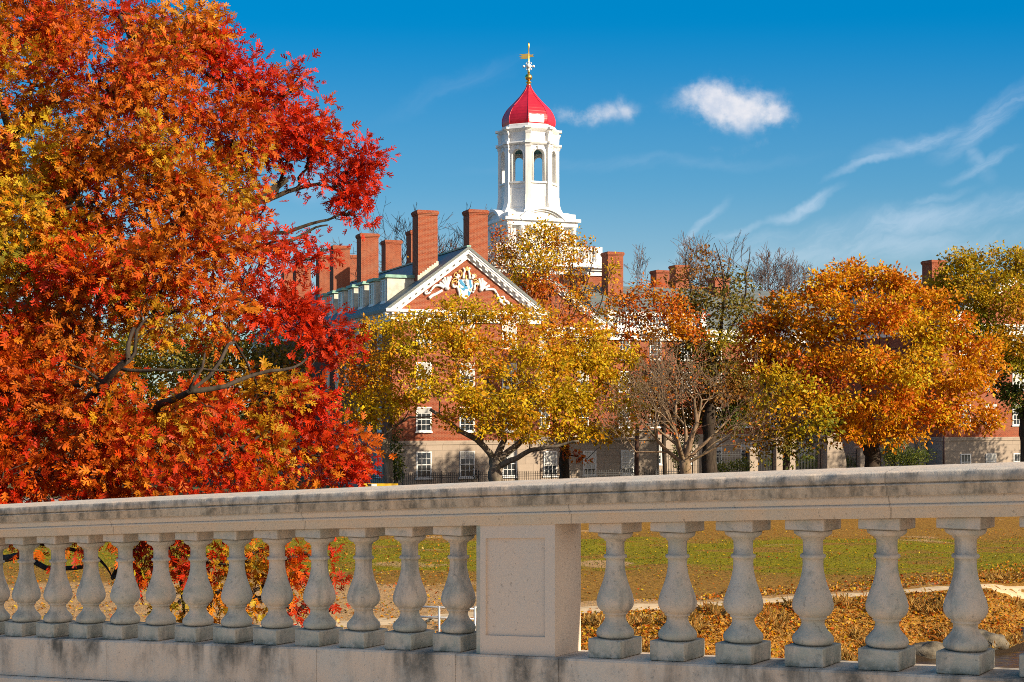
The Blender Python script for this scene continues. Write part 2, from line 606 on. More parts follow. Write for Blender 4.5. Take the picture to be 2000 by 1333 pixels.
    c = t.mix(t.step(fine, 0.44, 0.28, 0, 0.28), c, (0.62, 0.54, 0.44))
    pits = t.step(t.noise(co, 46, 3, 0.5), 0.65, 0.74, 0, 0.4)
    c = t.mix(pits, c, (0.13, 0.12, 0.10))
    t.put(p.inputs['Base Color'], c)
    p.inputs['Roughness'].default_value = 0.92
    p.inputs['Specular IOR Level'].default_value = 0.2
    h = t.math('ADD', t.math('MULTIPLY', fine, 0.5), t.math('SUBTRACT', t.math('MULTIPLY', mid, 0.9), t.math('MULTIPLY', pits, 0.6)))
    bump(t, p, h, 0.55, 0.006)
    return m


M['s_coping'] = make_cast_stone("stone_coping", 'coping')
M['s_shaft'] = make_cast_stone("stone_baluster", 'shaft')
M['s_base'] = make_cast_stone("stone_base", 'base')
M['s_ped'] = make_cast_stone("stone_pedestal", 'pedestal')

# ------------------------------------------------------------------ the bridge balustrade
SLOPE = -0.06


def ZT(t):
    return -(.0605 * t + .0011 * t * t)


BAL = empty('stone_balustrade', (0, 7.5, 5.617), R(145.0))
tag(BAL, 'weathered beige stone bridge balustrade with bulbous balusters running across the foreground', 'balustrade')
PED_D = 0.24
prof_front = [(-.119, .021), (.040, .0045), (.044, .0), (.048, .0035), (.063, .0), (.070, -.006), (.072, -.043), (.056, -.045), (.055, -.050), (.066, -.052), (.066, -.058), (.054, -.060), (.056, -.100), (.030, -.102), (.034, -.108), (.034, -.116), (.026, -.130), (.014, -.139), (.022, -.140), (.022, -.151), (.004, -.153), (.008, -.199)]
prof = prof_front + [(-PED_D - y, z) for y, z in reversed(prof_front)]


def rail_mesh(t0, t1, dt=0.02):
    n = len(prof)
    st = np.linspace(t0, t1, int(round((t1 - t0) / dt)) + 1)
    V, L = [], []
    for i, t in enumerate(st):
        chip = max(0.0, mnoise.noise((t * 7.3, 1.7, 4.1)) - 0.28) * 0.030 + max(0.0, mnoise.noise((t * 19.0, 9.7, 2.1)) - 0.2) * 0.012
        wob = mnoise.noise((t * 2.1, 5.2, 0.3)) * 0.0015
        for j, (y, z) in enumerate(prof):
            yy_, zz_ = y, z
            jit = mnoise.noise((t * 23.0, j * 3.1, 8.0)) * 0.0012
            if j == 4: yy_, zz_ = y - chip * 0.9 + jit, z - chip * .25 + jit * .5
            elif j == 5: yy_, zz_ = y - chip * 0.3 + jit, z - chip * 0.9 + jit
            elif j in (12, 13): zz_ = z + jit * 1.5
            joint = 0.0
            V.append((t, yy_ + wob - joint, zz_ + ZT(t)))
    m = len(st)
    for i in range(m - 1):
        for j in range(n):
            j2 = (j + 1) % n
            L += [i * n + j, (i + 1) * n + j, (i + 1) * n + j2, i * n + j2]
    sizes = [4] * ((m - 1) * n)
    L += list(range(0, n)) + [(m - 1) * n + k for k in range(n - 1, -1, -1)]
    sizes += [n, n]
    return V, L, sizes


# coping stones butted end to end with hairline joints, one part
V, L, S = [], [], []
cuts = [-7.0, -5.2, -3.61, -1.985, -.36, 1.41, 3.02, 4.62, 6.3, 8.4]
V, L, S = rail_mesh(-7.0, 8.4)
np_mesh('coping', V, L, S, M['s_coping'], BAL)

# baluster: cap block, turned shaft, plinth
shaft_prof = [(.060, .0), (.085, -.001), (.0865, -.008), (.083, -.020), (.067, -.031), (.055, -.035), (.053, -.043), (.046, -.046), (.0445, -.075), (.0455, -.109), (.055, -.112), (.0585, -.120), (.055, -.128), (.047, -.131), (.0455, -.150), (.047, -.175), (.052, -.205), (.061, -.240), (.074, -.275), (.086, -.308), (.0925, -.337), (.0905, -.358), (.082, -.375), (.070, -.387), (.060, -.391), (.062, -.396), (.060, -.402), (.052, -.405), (.051, -.424), (.057, -.440), (.068, -.455), (.079, -.466), (.081, -.470), (.089, -.478), (.0935, -.492), (.091, -.506), (.083, -.515), (.076, -.519)]


def baluster(t):
    o = MB()
    o.lathe(shaft_prof, 0, 0, -.250, n=36)
    b = o.build('baluster', M['s_shaft'], BAL)
    b.location = (t, -.12, ZT(t))
    for nm, z0, z1, hw, hd in (('cap_block', -.2505, -.2005, .094, .100), ('plinth', -.858, -.7675, .093, .105)):
        k = MB()
        dz = abs(SLOPE) * hw
        if nm == 'plinth':
            k.hexa([(-hw, -hd, z0 + dz), (hw, -hd, z0 - dz), (hw, hd, z0 - dz), (-hw, hd, z0 + dz)], [(-hw, -hd, z1), (hw, -hd, z1), (hw, hd, z1), (-hw, hd, z1)])
        else:
            k.hexa([(-hw, -hd, z0), (hw, -hd, z0), (hw, hd, z0), (-hw, hd, z0)], [(-hw, -hd, z1 + dz), (hw, -hd, z1 - dz), (hw, hd, z1 - dz), (-hw, hd, z1 + dz)])
        k.build(nm, M['s_shaft'], b, bevel=0.006, seg=2)
    return b


proto = baluster(.430)
ts = [.430 + .3285 * k for k in range(1, 13)] + [-.535 - .346 * k for k in range(0, 12)]
for k, t in enumerate(ts):
    c = copy_tree(proto, BAL)
    c.location = (t, -.12, ZT(t))
    c.rotation_euler = (0, 0, R((k * 37) % 360))
    for q in c.children:
        q.rotation_euler = (0, 0, -R((k * 37) % 360))

# pedestals with a sunk panel on either face
for tc_ in (-.018, -5.0, 4.82):
    p_ = MB()
    hw = .241
    zt, zb = -.199, -.858
    def zz(t, z): return z + ZT(tc_ + t)
    p_.hexa([(-hw, -PED_D + .012, zz(-hw, zb)), (hw, -PED_D + .012, zz(hw, zb)), (hw, -.012, zz(hw, zb)), (-hw, -.012, zz(-hw, zb))], [(-hw, -PED_D + .012, zz(-hw, zt)), (hw, -PED_D + .012, zz(hw, zt)), (hw, -.012, zz(hw, zt)), (-hw, -.012, zz(-hw, zt))])
    for ya, yb in ((-.012, 0.0), (-PED_D, -PED_D + .012)):
        for (a0, a1, b0, b1) in ((-hw, -hw + .06, zb, zt), (hw - .058, hw, zb, zt), (-hw + .06, hw - .058, zb, zb + .095), (-hw + .06, hw - .058, zt - .068, zt)):
            p_.hexa([(a0, ya, zz(a0, b0)), (a1, ya, zz(a1, b0)), (a1, yb, zz(a1, b0)), (a0, yb, zz(a0, b0))], [(a0, ya, zz(a0, b1)), (a1, ya, zz(a1, b1)), (a1, yb, zz(a1, b1)), (a0, yb, zz(a0, b1))])
    pd = p_.build('pedestal', M['s_ped'], BAL)
    pd.location = (tc_, 0, 0)

# base course and the plinth course under it
st = MB()
bc = [(-7.0, -5.1), (-5.1, -3.3), (-3.3, -1.62), (-1.62, -.30), (-.30, .335), (.335, 1.30), (1.30, 3.05), (3.05, 4.75), (4.75, 6.5), (6.5, 8.4)]
for a, b in bc:
    st.extrude([(.032, -.868), (.026, -.859), (-PED_D - .026, -.859), (-PED_D - .032, -.868), (-PED_D - .032, -1.105), (.032, -1.105)], a + .0015, b - .0015, lambda p, t: (t, p[0], p[1] + ZT(t)))
st.build('base_course', M['s_base'], BAL)
st = MB()
for a, b in ((-7.0, -2.6), (-2.6, 1.9), (1.9, 5.2), (5.2, 8.4)):
    st.extrude([(.085, -1.115), (.07, -1.106), (-PED_D - .07, -1.106), (-PED_D - .085, -1.115), (-PED_D - .085, -1.60), (.085, -1.60)], a + .002, b - .002, lambda p, t: (t, p[0], p[1] + ZT(t)))
st.build('plinth_course', M['s_base'], BAL)

# bridge deck that the photographer stands on
dk = MB()
dk.extrude([(.086, -1.30), (.086, -1.75), (8.5, -1.75), (8.5, -1.30)], -9.0, 26.0, lambda p, t: (t, p[0], p[1] + SLOPE * t))
deck = dk.build('bridge_deck', simple("deck_concrete", (0.68, 0.57, 0.45), 0.9, 0.2, 2.0, bmp=0.3))
deck.matrix_world = Matrix.Translation((0, 7.5, 5.617)) @ Matrix.Rotation(R(145.0), 4, 'Z')
tag(deck, kind='structure')

# ------------------------------------------------------------------ ground, river, path, road
def wl_dist(x, y):
    """signed distance to the water line, land positive"""
    wob = 0.7 * math.sin(x * .55) + 0.45 * math.sin(x * 1.3 + 1.0) + .25 * math.sin(x * 2.9)
    return -(x - 6.9) * .58 + (y - 40.0) * .815 + wob * .5


def sstep(a, b, v):
    v = min(1, max(0, (v - a) / (b - a)))
    return v * v * (3 - 2 * v)


path_pts = [(-9, 40.0), (-4, 42.0), (2.1, 44.2), (6.0, 45.6), (10.0, 47.4), (13.5, 49.2), (17.4, 50.6), (26, 54.5), (40, 62)]


def seg_dist(x, y, pts):
    best = 1e9
    for (ax, ay), (bx, by) in zip(pts[:-1], pts[1:]):
        vx, vy = bx - ax, by - ay
        t = max(0, min(1, ((x - ax) * vx + (y - ay) * vy) / (vx * vx + vy * vy)))
        best = min(best, math.hypot(x - ax - t * vx, y - ay - t * vy))
    return best


def ground_z(x, y):
    dd = wl_dist(x, y)
    z = -2.6 + 1.2 * sstep(-4, 0, dd) + 1.42 * sstep(-.4, 3.2, dd)
    z += 0.10 * mnoise.noise((x * .25, y * .25, 0)) * sstep(0, 3, dd) + .06 * mnoise.noise((x * .9, y * .9, 3)) * sstep(0, 1, dd) * sstep(9, 3, dd)
    return z


xs = np.concatenate([np.arange(-70, -22, 2.0), np.arange(-22, 30, 0.4), np.arange(30, 81, 2.0)])
ys = np.concatenate([np.arange(12, 28, 1.0), np.arange(28, 76, 0.4), np.arange(76, 84.01, 1.0)])
V, C = [], []
for y in ys:
    for x in xs:
        V.append((x, y, ground_z(x, y)))
        dd = wl_dist(x, y)
        n1 = mnoise.noise((x * .13, y * .22, 5)) + .5 * mnoise.noise((x * .4, y * .6, 7))
        pd_ = seg_dist(x, y, path_pts)
        # red: bare earth, green: lawn, blue: leaf litter
        left = sstep(2.5, -3.0, x + 1.5 * n1) * sstep(56, 46, y + 4 * n1)
        wear = sstep(.5, .95, n1 + .12) * sstep(40, 50, y)
        strip = sstep(2.2 + n1, 1.0, pd_)
        dirt = max(left, .55 * wear, strip, .75 * sstep(1.2, .4, math.hypot((x - 3.6) / 1.5, (y - 57.6) / 2.0)))
        brown = max(sstep(57.5, 52.5, y + 3 * n1 + .12 * x), sstep(67.5, 70.5, y + 1.5 * n1))
        lit = sstep(5.8, 3.0, dd - .9 * n1) if x > -1 else sstep(3.0, 1.0, dd)
        C.append((dirt, brown, lit))
nx, ny = len(xs), len(ys)
L = []
for j in range(ny - 1):
    for i in range(nx - 1):
        L += [j * nx + i, j * nx + i + 1, (j + 1) * nx + i + 1, (j + 1) * nx + i]


def make_ground():
    m, t, p, out = mat_new("park_ground")
    at = t.new('ShaderNodeAttribute', attribute_name="tint").outputs['Color']
    r, g, b = t.xyz(at)
    co = t.new('ShaderNodeTexCoord').outputs['Object']
    n1 = t.noise(co, 1.1, 8, 0.72)
    n2 = t.noise(co, 6.0, 7, 0.72)
    n3 = t.noise(co, 22.0, 4, 0.7)
    nn = t.math('SUBTRACT', t.math('ADD', t.math('MULTIPLY', n1, .6), t.math('MULTIPLY', n2, .5)), .55)
    grass = t.mix(t.step(n2, .35, .65), (0.15, 0.135, 0.006), (0.34, 0.27, 0.012))
    brown = t.mix(t.step(n2, .35, .65), (0.21, 0.10, 0.020), (0.38, 0.20, 0.038))
    dirt = t.mix(t.step(n2, .3, .7), (0.40, 0.22, 0.09), (0.58, 0.36, 0.165))
    lit = t.mix(t.step(n3, .35, .65), (0.24, 0.10, 0.018), (0.50, 0.25, 0.045))
    n0 = t.noise(t.vmath('MULTIPLY', co, (0.5, 1.0, 1.0)), .42, 6, 0.65)
    patch = t.math('MULTIPLY', t.math('SUBTRACT', n0, .44), 4.2)
    c = t.mix(t.step(t.math('ADD', t.math('ADD', g, nn), patch), .25, .75), grass, brown)
    c = t.mix(t.step(t.math('ADD', r, nn), .35, .65), c, dirt)
    c = t.mix(t.step(t.math('ADD', b, nn), .35, .65), c, lit)
    z = t.xyz(co)[2]
    c = t.mix(t.step(z, -.95, -1.25), c, (0.05, 0.032, 0.018))
    t.put(p.inputs['Base Color'], c)
    p.inputs['Roughness'].default_value = 1.0
    p.inputs['Specular IOR Level'].default_value = 0.1
    bump(t, p, t.math('ADD', n2, n3), 0.9, 0.08)
    return m


g_ = np_mesh('lawn', V, L, [4] * ((nx - 1) * (ny - 1)), make_ground(), None, True, np.array(C))
tag(g_, kind='structure')

# path sheet just above the lawn
pv, pl = [], []
pp = []
for (a, b) in zip(path_pts[:-1], path_pts[1:]):
    for k in range(12):
        f = k / 12
        pp.append((a[0] + (b[0] - a[0]) * f, a[1] + (b[1] - a[1]) * f))
for i, (x, y) in enumerate(pp):
    q = pp[min(i + 1, len(pp) - 1)]; q0 = pp[max(i - 1, 0)]
    dx, dy = q[0] - q0[0], q[1] - q0[1]
    ln = math.hypot(dx, dy)
    nx_, ny_ = -dy / ln, dx / ln
    wd = .62 + .22 * mnoise.noise((i * .3, 0, 0)) + .25 * sstep(8, 0, x)
    wd2 = .62 + .22 * mnoise.noise((i * .3, 9, 0)) + .25 * sstep(8, 0, x)
    for s in (-wd, -.3, .3, wd2):
        X, Y = x + nx_ * s, y + ny_ * s
        e = -.015 if abs(s) > .31 else .018
        pv.append((X, Y, ground_z(X, Y) + e))
for i in range(len(pp) - 1):
    for k in range(3):
        pl += [i * 4 + k, (i + 1) * 4 + k, (i + 1) * 4 + k + 1, i * 4 + k + 1]
pt = np_mesh('path', pv, pl, [4] * ((len(pp) - 1) * 3), simple("path_dirt", (0.60, 0.43, 0.25), 1.0, 0.18, 3.0, spec=.1, bmp=.3), None, True)
tag(pt, kind='structure')


def flat(name, quads, mat, z):
    m = MB()
    for (x0, x1, y0, y1) in quads:
        m.add([(x0, y0, z), (x1, y0, z), (x1, y1, z), (x0, y1, z)], [(0, 1, 2, 3)])
    o = m.build(name, mat)
    return tag(o, kind='structure')


def make_water():
    m, t, p, out = mat_new("river_water")
    co = t.new('ShaderNodeTexCoord').outputs['Object']
    p.inputs['Base Color'].default_value = (0.055, 0.028, 0.010, 1)
    p.inputs['Roughness'].default_value = 0.12
    p.inputs['Specular IOR Level'].default_value = 0.5
    x, y, z = t.xyz(co)
    bump(t, p, t.noise(t.comb(x, t.math('MULTIPLY', y, 1.6), 0.0), 2.6, 5, 0.6, 0.6), 0.35, 0.12)
    return m


flat('river', [(-70, 120, -60, 75)], make_water(), -1.38)
asphalt = simple("asphalt", (0.055, 0.053, 0.05), 0.9, 0.2, 3.0, bmp=.3)
flat('road', [(-400, 400, 84.0, 95.5)], asphalt, -.02)
mk = MB()
for k in range(-40, 40):
    mk.box(k * 6.0, k * 6.0 + 3.0, 89.6, 89.75, -.018, -.016)
tag(mk.build('road_markings', simple("road_paint", (0.6, 0.42, 0.08), 0.7)), kind='structure')
pav = simple("pavement_concrete", (0.33, 0.29, 0.25), 0.9, 0.15, 1.5)
mk = MB(); mk.box(-400, 400, 95.5, 98.6, -.2, .1)
tag(mk.build('pavement', pav), kind='structure')
mk = MB(); mk.box(-400, 400, 98.6, 99.6, -.2, .06)
mk.box(-400, 400, 99.6, 900, -.2, .05)
tag(mk.build('ground', simple("yard_ground", (0.12, 0.105, 0.04), 1.0, 0.3, .8, spec=.1)), kind='structure')
flat('far_ground', [(-1500, -70, 12, 84), (80, 1500, 60, 84), (-2000, 2000, 900, 4000)], simple("far_grass", (0.12, 0.11, 0.03), 1.0, 0.3, .3, spec=.1), -.05)
flat('river_bed', [(-1500, 1500, -800, 12)], simple("mud", (0.06, 0.045, 0.03), 1.0, 0.3, .3, spec=.1), -2.7)

# ------------------------------------------------------------------ the brick buildings (all turned 21 degrees)
YAW = R(21.0)
BO = Vector((-3.19, 105.0, 0.0))
CU, SU = math.cos(YAW), math.sin(YAW)


def bl(u, v, z=0.0):
    return (BO.x + u * CU - v * SU, BO.y + u * SU + v * CU, z)


def window(parent, x, y, z0, wd, h, face='f', cols=3, rows=4, blind=False, name='window', trim=True):
    """sash window proud of a wall; face f looks to -y, s looks to -x"""
    if blind is False and name == 'window' and random.random() < .55:
        blind = random.choice((.25, .4, .5, .62, .75))
    def P(a, d_, z):
        return (x + a, y - d_, z) if face == 'f' else (x - d_, y - a, z)
    m = MB()

    def bx(a0, a1, z_0, z_1, d0, d1):
        b = [P(a0, d1, z_0), P(a1, d1, z_0), P(a1, d0, z_0), P(a0, d0, z_0)]
        t = [P(a0, d1, z_1), P(a1, d1, z_1), P(a1, d0, z_1), P(a0, d0, z_1)]
        m.hexa(b, t)
    hw = wd / 2
    fw = .09
    bx(-hw, -hw + fw, z0, z0 + h, 0, .06)
    bx(hw - fw, hw, z0, z0 + h, 0, .06)
    bx(-hw + fw, hw - fw, z0 + h - fw, z0 + h, 0, .06)
    bx(-hw + fw, hw - fw, z0, z0 + fw, 0, .06)
    if trim:
        bx(-hw - .07, hw + .07, z0 - .10, z0, 0, .12)
    bx(-hw + fw, hw - fw, z0 + h * .5 - .03, z0 + h * .5 + .03, 0.01, .055)
    iw = wd - 2 * fw
    for k in range(1, cols):
        a = -hw + fw + iw * k / cols
        bx(a - .015, a + .015, z0 + fw, z0 + h * .5 - .03, .01, .045)
        bx(a - .015, a + .015, z0 + h * .5 + .03, z0 + h - fw, .01, .045)
    for k in range(1, rows):
        if abs(k / rows - .5) < .01: continue
        zc = z0 + fw + (h - 2 * fw) * k / rows
        for q in range(cols):
            a0 = -hw + fw + iw * q / cols + .016
            a1 = -hw + fw + iw * (q + 1) / cols - .016
            bx(a0, a1, zc - .015, zc + .015, .01, .045)
    f = m.build(name, M['white'], parent)
    g = MB()
    g.hexa([P(-hw + .05, .025, z0 + .05), P(hw - .05, .025, z0 + .05), P(hw - .05, .004, z0 + .05), P(-hw + .05, .004, z0 + .05)], [P(-hw + .05, .025, z0 + h - .05), P(hw - .05, .025, z0 + h - .05), P(hw - .05, .004, z0 + h - .05), P(-hw + .05, .004, z0 + h - .05)])
    g.build('pane', M['glass'], f)
    if blind:
        g = MB()
        zb = z0 + h * blind
        g.hexa([P(-hw + .08, .030, zb), P(hw - .08, .030, zb), P(hw - .08, .026, zb), P(-hw + .08, .026, zb)], [P(-hw + .08, .030, z0 + h - .08), P(hw - .08, .030, z0 + h - .08), P(hw - .08, .026, z0 + h - .08), P(-hw + .08, .026, z0 + h - .08)])
        g.build('blind', M['blind'], f)
    return f


def chimney(parent, x, y, ztop, zbase=12.5, wx=1.45, wy=1.35):
    m = MB()
    m.box(x - wx / 2, x + wx / 2, y - wy / 2, y + wy / 2, zbase, ztop - .32)
    c = m.build('chimney', M['brick'], parent)
    m = MB()
    m.box(x - wx / 2 - .05, x + wx / 2 + .05, y - wy / 2 - .05, y + wy / 2 + .05, ztop - .32, ztop - .22)
    m.box(x - wx / 2 - .09, x + wx / 2 + .09, y - wy / 2 - .09, y + wy / 2 + .09, ztop - .22, ztop - .04)
    m.box(x - wx / 2 - .03, x + wx / 2 + .03, y - wy / 2 - .03, y + wy / 2 + .03, ztop - .04, ztop + .02)
    m.build('chimney_cap', M['brick'], c)
    return c


def gable_house(name, label, u0, v0, half, vlen, zst, zev, zrg, stone=True, front_cols=(), rows=(), base_rows=None, side_cols=(), modil=True):
    """brick block with its gable to the front (-v) and the ridge running back"""
    E = empty(name, bl(u0, v0), YAW)
    tag(E, label, 'house')
    sl = (zrg - zev) / (half + .55)

    def zr(x): return zrg - sl * abs(x)
    th = .22
    m = MB()
    poly = [(-half, zst), (half, zst), (half, zr(half) - th - .02), (0, zrg - th - .02), (-half, zr(half) - th - .02)]
    m.extrude(poly, 0.0, vlen, lambda p, s: (p[0], s, p[1]))
    m.build('wall', M['brick'], E)
    if stone:
        m = MB()
        m.box(-half - .05, half + .05, -.05, vlen, -.3, zst - .28)
        m.box(-half - .11, half + .11, -.11, vlen, zst - .28, zst)
        m.build('stone_base', M['ashlar'], E)
    # roof slabs
    m = MB()
    e = half + .62
    for s in (-1, 1):
        a = [(0, zrg), (s * e, zr(e)), (s * e, zr(e) - th), (0, zrg - th)]
        m.extrude(a, -.46, vlen, lambda p, q: (p[0], q, p[1]))
    rf = m.build('roof', M['slate'], E)
    m = MB()
    m.box(-.16, .16, -.46, vlen, zrg - .05, zrg + .06)
    m.build('ridge_cap', M['copper'], rf)
    # raking cornice
    m = MB()
    for s in (-1, 1):
        def hx(xa, xb, d0, d1, va, vb):
            pts = lambda d_: [(s * xa, va, zr(xa) + d_), (s * xb, va, zr(xb) + d_), (s * xb, vb, zr(xb) + d_), (s * xa, vb, zr(xa) + d_)]
            m.hexa(pts(d0), pts(d1))
        hx(0, e, -th - .14, -th - .002, -.42, -.0)
        hx(0, e - .05, -th - .30, -th - .142, -.37, -.0)
        hx(0, e - .25, -th - .66, -th - .492, -.12, -.0)
        hx(0, e - .2, -th - .49, -th - .302, -.17, -.0)
        if modil:
            x = .35
            while x < e - .4:
                hx(x, x + .2, -th - .46, -th - .304, -.34, -.172)
                x += .46
    m.build('raking_cornice', M['white'], E)
    m = MB()
    zc = zev - .02
    m.box(-half - .58, half + .58, -.58, -.002, zc - .22, zc - .02)
    m.box(-half - .3, half + .3, -.26, -.002, zc - .50, zc - .22)
    m.box(-half - .1, half + .1, -.14, -.002, zc - .85, zc - .50)
    x = -half - .15
    while x < half + .15:
        m.box(x, x + .18, -.48, -.262, zc - .40, zc - .222)
        x += .42
    for s in (-1, 1):
        m.box(min(s * half, s * (half + .58)), max(s * half, s * (half + .58)), .0, vlen, zc - .22, zc - .02)
        m.box(min(s * half, s * (half + .26)), max(s * half, s * (half + .26)), .0, vlen, zc - .50, zc - .222)
        m.box(min(s * half, s * (half + .14)), max(s * half, s * (half + .14)), .0, vlen, zc - .85, zc - .502)
        y = .2
        while y < vlen:
            a, b = s * (half + .262), s * (half + .44)
            m.box(min(a, b), max(a, b), y, y + .2, zc - .40, zc - .224)
            y += .5
    m.build('eaves_cornice', M['white'], E)
    for c in front_cols:
        for (z0, h, bd) in rows:
            window(E, c, -.0, z0, 1.12, h, 'f', 3, 4, bd)
        if base_rows:
            window(E, c, -.05, base_rows[0], 1.12, base_rows[1], 'f', 3, 4, False)
    for c in side_cols:
        for (z0, h, bd) in rows:
            window(E, -half, c, z0, 1.12, h, 's', 3, 4, False)
        if base_rows:
            window(E, -half - .05, c, base_rows[0], 1.12, base_rows[1], 's', 3, 4, False)
    E['_sl'] = sl
    return E, zr


rows3 = ((4.45, 1.72, False), (7.55, 1.75, .45), (10.35, 1.72, .12))
H1, zr1 = gable_house('brick_house', 'brick house with painted coat of arms in its pediment, roof dormers and many tall chimneys', 0, 0, 5.5, 50, 3.8, 13.0, 17.5, True, (-3.2, 0.0, 3.2), rows3, (1.2, 1.85), (3.0, 6.1, 9.1, 12.2, 15.2, 18.3))
for (x, y, zt) in ((-2.5, 1.9, 20.1), (-2.5, 17.2, 20.15), (-2.5, 26.2, 20.1), (-2.5, 31.3, 19.8), (-2.5, 40.7, 19.8), (-2.5, 46.0, 19.8), (2.5, 5.2, 20.8), (2.5, 19.8, 20.9), (2.5, 27.4, 20.9), (2.5, 40.7, 20.9)):
    chimney(H1, x, y, zt)
# stepped lead flashing on the front of the nearest stack
m = MB()
x = -3.26
while x < -1.72:
    m.box(x, x + .17, 1.9 - .70, 1.9 - .676, zr1(x) - .15, zr1(x + .17) + .30)
    x += .172
m.build('stepped_flashing', M['cheek'], H1)
# dormers on the left slope
for k in range(7):
    yc = 3.0 + 3.05 * k
    m = MB()
    m.box(-5.22, -1.9, yc - .86, yc + .86, 13.2, 15.34)
    dm = m.build('dormer', M['cheek'], H1)
    m = MB()
    m.box(-5.42, -1.7, yc - 1.0, yc + 1.0, 15.34, 15.44)
    m.box(-5.36, -1.7, yc - .94, yc + .94, 15.44, 15.56)
    m.build('dormer_roof', M['copper'], dm)
    window(dm, -5.22, yc, 13.62, 1.15, 1.62, 's', 2, 4, False, name='sash')
# second tier of flat lead roof behind the dormers
# coat of arms in the tympanum
CA = empty('coat_of_arms', (0, 0, 0)); CA.parent = H1


def cc(X, Y, d_=.07):
    return ((820 + X / 10 - 912) / 25.8, -d_, 6 + (800 - (500 + Y / 10)) / 27.62)


def ctube(o, pts, r0, r1=None, d_=.09):
    r1 = r0 if r1 is None else r1
    n = len(pts)
    # smooth the polyline
    P_ = []
    for i in range(n - 1):
        p0 = pts[max(i - 1, 0)]; p1 = pts[i]; p2 = pts[i + 1]; p3 = pts[min(i + 2, n - 1)]
        for k in range(4):
            t = k / 4
            P_.append(tuple(.5 * (2 * p1[q] + (p2[q] - p0[q]) * t + (2 * p0[q] - 5 * p1[q] + 4 * p2[q] - p3[q]) * t * t + (-p0[q] + 3 * p1[q] - 3 * p2[q] + p3[q]) * t ** 3) for q in (0, 1)))
    P_.append(pts[-1])
    o.tube([cc(a, b, d_) for a, b in P_], [r0 + (r1 - r0) * i / (len(P_) - 1) for i in range(len(P_))], 7)


def plate(o, pts, d0, d1):
    n = len(pts)
    vs = [cc(a, b, d1) for a, b in pts] + [cc(a, b, d0) for a, b in pts]
    fs = [tuple(range(n)), tuple(range(2 * n - 1, n - 1, -1))] + [(i, n + i, n + (i + 1) % n, (i + 1) % n) for i in range(n)]
    o.add(vs, fs)


o = MB()
plate(o, [(745, 470), (1015, 470), (1025, 600), (1000, 700), (950, 800), (880, 860), (800, 790), (765, 700), (745, 600)], .0, .10)
for (cx, cy, pts) in ((535, 645, ((600, 410), (545, 425), (480, 440), (440, 490), (385, 545))), (1190, 650, ((1145, 440), (1205, 435), (1245, 480), (1290, 510), (1350, 570)))):
    for a, b in pts:
        ctube(o, [(cx, cy), ((cx + a) / 2, (cy + b) / 2), (a, b)], .06, .10)
    o.ball(cc(cx, cy), .17, 8)
ctube(o, [(470, 640), (390, 600), (300, 610), (240, 680), (200, 740), (130, 770), (115, 735), (160, 715)], .10, .06)
ctube(o, [(440, 690), (330, 760), (250, 800), (190, 850)], .09, .12)
ctube(o, [(1270, 650), (1350, 640), (1440, 650), (1500, 740), (1560, 840), (1640, 850), (1630, 780), (1570, 790)], .10, .06)
ctube(o, [(1540, 860), (1620, 920), (1690, 960), (1750, 930), (1810, 970)], .10, .07)
ctube(o, [(1640, 850), (1720, 890), (1700, 950)], .09, .08)
ctube(o, [(845, 450), (850, 360), (870, 290), (840, 240)], .08, .07)
ctube(o, [(965, 450), (960, 360), (945, 290), (970, 235)], .08, .07)
ctube(o, [(700, 420), (740, 440), (760, 400), (720, 390)], .09, .10)
ctube(o, [(1000, 430), (1040, 430), (1050, 390), (1010, 390)], .09, .10)
ctube(o, [(640, 560), (660, 620), (720, 610), (750, 680), (770, 760), (780, 830)], .09, .08)
ctube(o, [(1130, 560), (1100, 540), (1060, 570), (1060, 650), (1020, 720)], .09, .08)
ctube(o, [(880, 470), (910, 530), (900, 580)], .13, .10, .13)
o.build('shield', M['white'], CA)
o = MB()
plate(o, [(752, 480), (800, 465), (830, 510), (900, 590), (940, 640), (900, 660), (860, 610), (790, 560)], .10, .125)
plate(o, [(775, 620), (830, 640), (880, 590), (900, 640), (860, 690), (800, 650)], .10, .128)
plate(o, [(955, 465), (985, 470), (1010, 600), (975, 640), (960, 560)], .10, .125)
plate(o, [(930, 680), (985, 720), (960, 785), (935, 770)], .10, .125)
o.build('blue_charge', M['bluepaint'], CA)
o = MB()
plate(o, [(755, 580), (790, 600), (770, 640)], .10, .124)
plate(o, [(770, 660), (800, 690), (800, 770), (775, 720)], .10, .124)
plate(o, [(960, 640), (1000, 650), (990, 690), (965, 680)], .10, .124)
ctube(o, [(780, 430), (810, 380), (810, 320), (775, 290), (750, 310), (775, 335)], .036, .032, .12)
ctube(o, [(700, 425), (665, 390), (690, 345), (725, 355), (715, 385)], .036, .032, .12)
ctube(o, [(1080, 430), (1085, 380), (1050, 355), (1035, 385)], .036, .032, .12)
ctube(o, [(625, 600), (630, 510), (680, 450), (720, 470)], .036, .032, .10)
ctube(o, [(640, 530), (700, 500), (725, 530), (700, 545)], .036, .032, .13)
ctube(o, [(1120, 590), (1125, 500), (1080, 460), (1040, 480)], .036, .032, .10)
ctube(o, [(1040, 540), (1080, 505), (1110, 520)], .036, .032, .13)
ctube(o, [(900, 380), (890, 430), (910, 460)], .07, .06, .12)
o.ball(cc(912, 255), .14, 8)
ctube(o, [(870, 265), (910, 285), (960, 262)], .06, .06, .11)
ctube(o, [(912, 240), (914, 205)], .07, .02, .1)
ctube(o, [(975, 380), (985, 350), (970, 330)], .036, .032, .11)
ctube(o, [(1065, 660), (1085, 640), (1075, 620)], .036, .032, .12)
o.build('gilded_scroll', M['giltpaint'], CA)

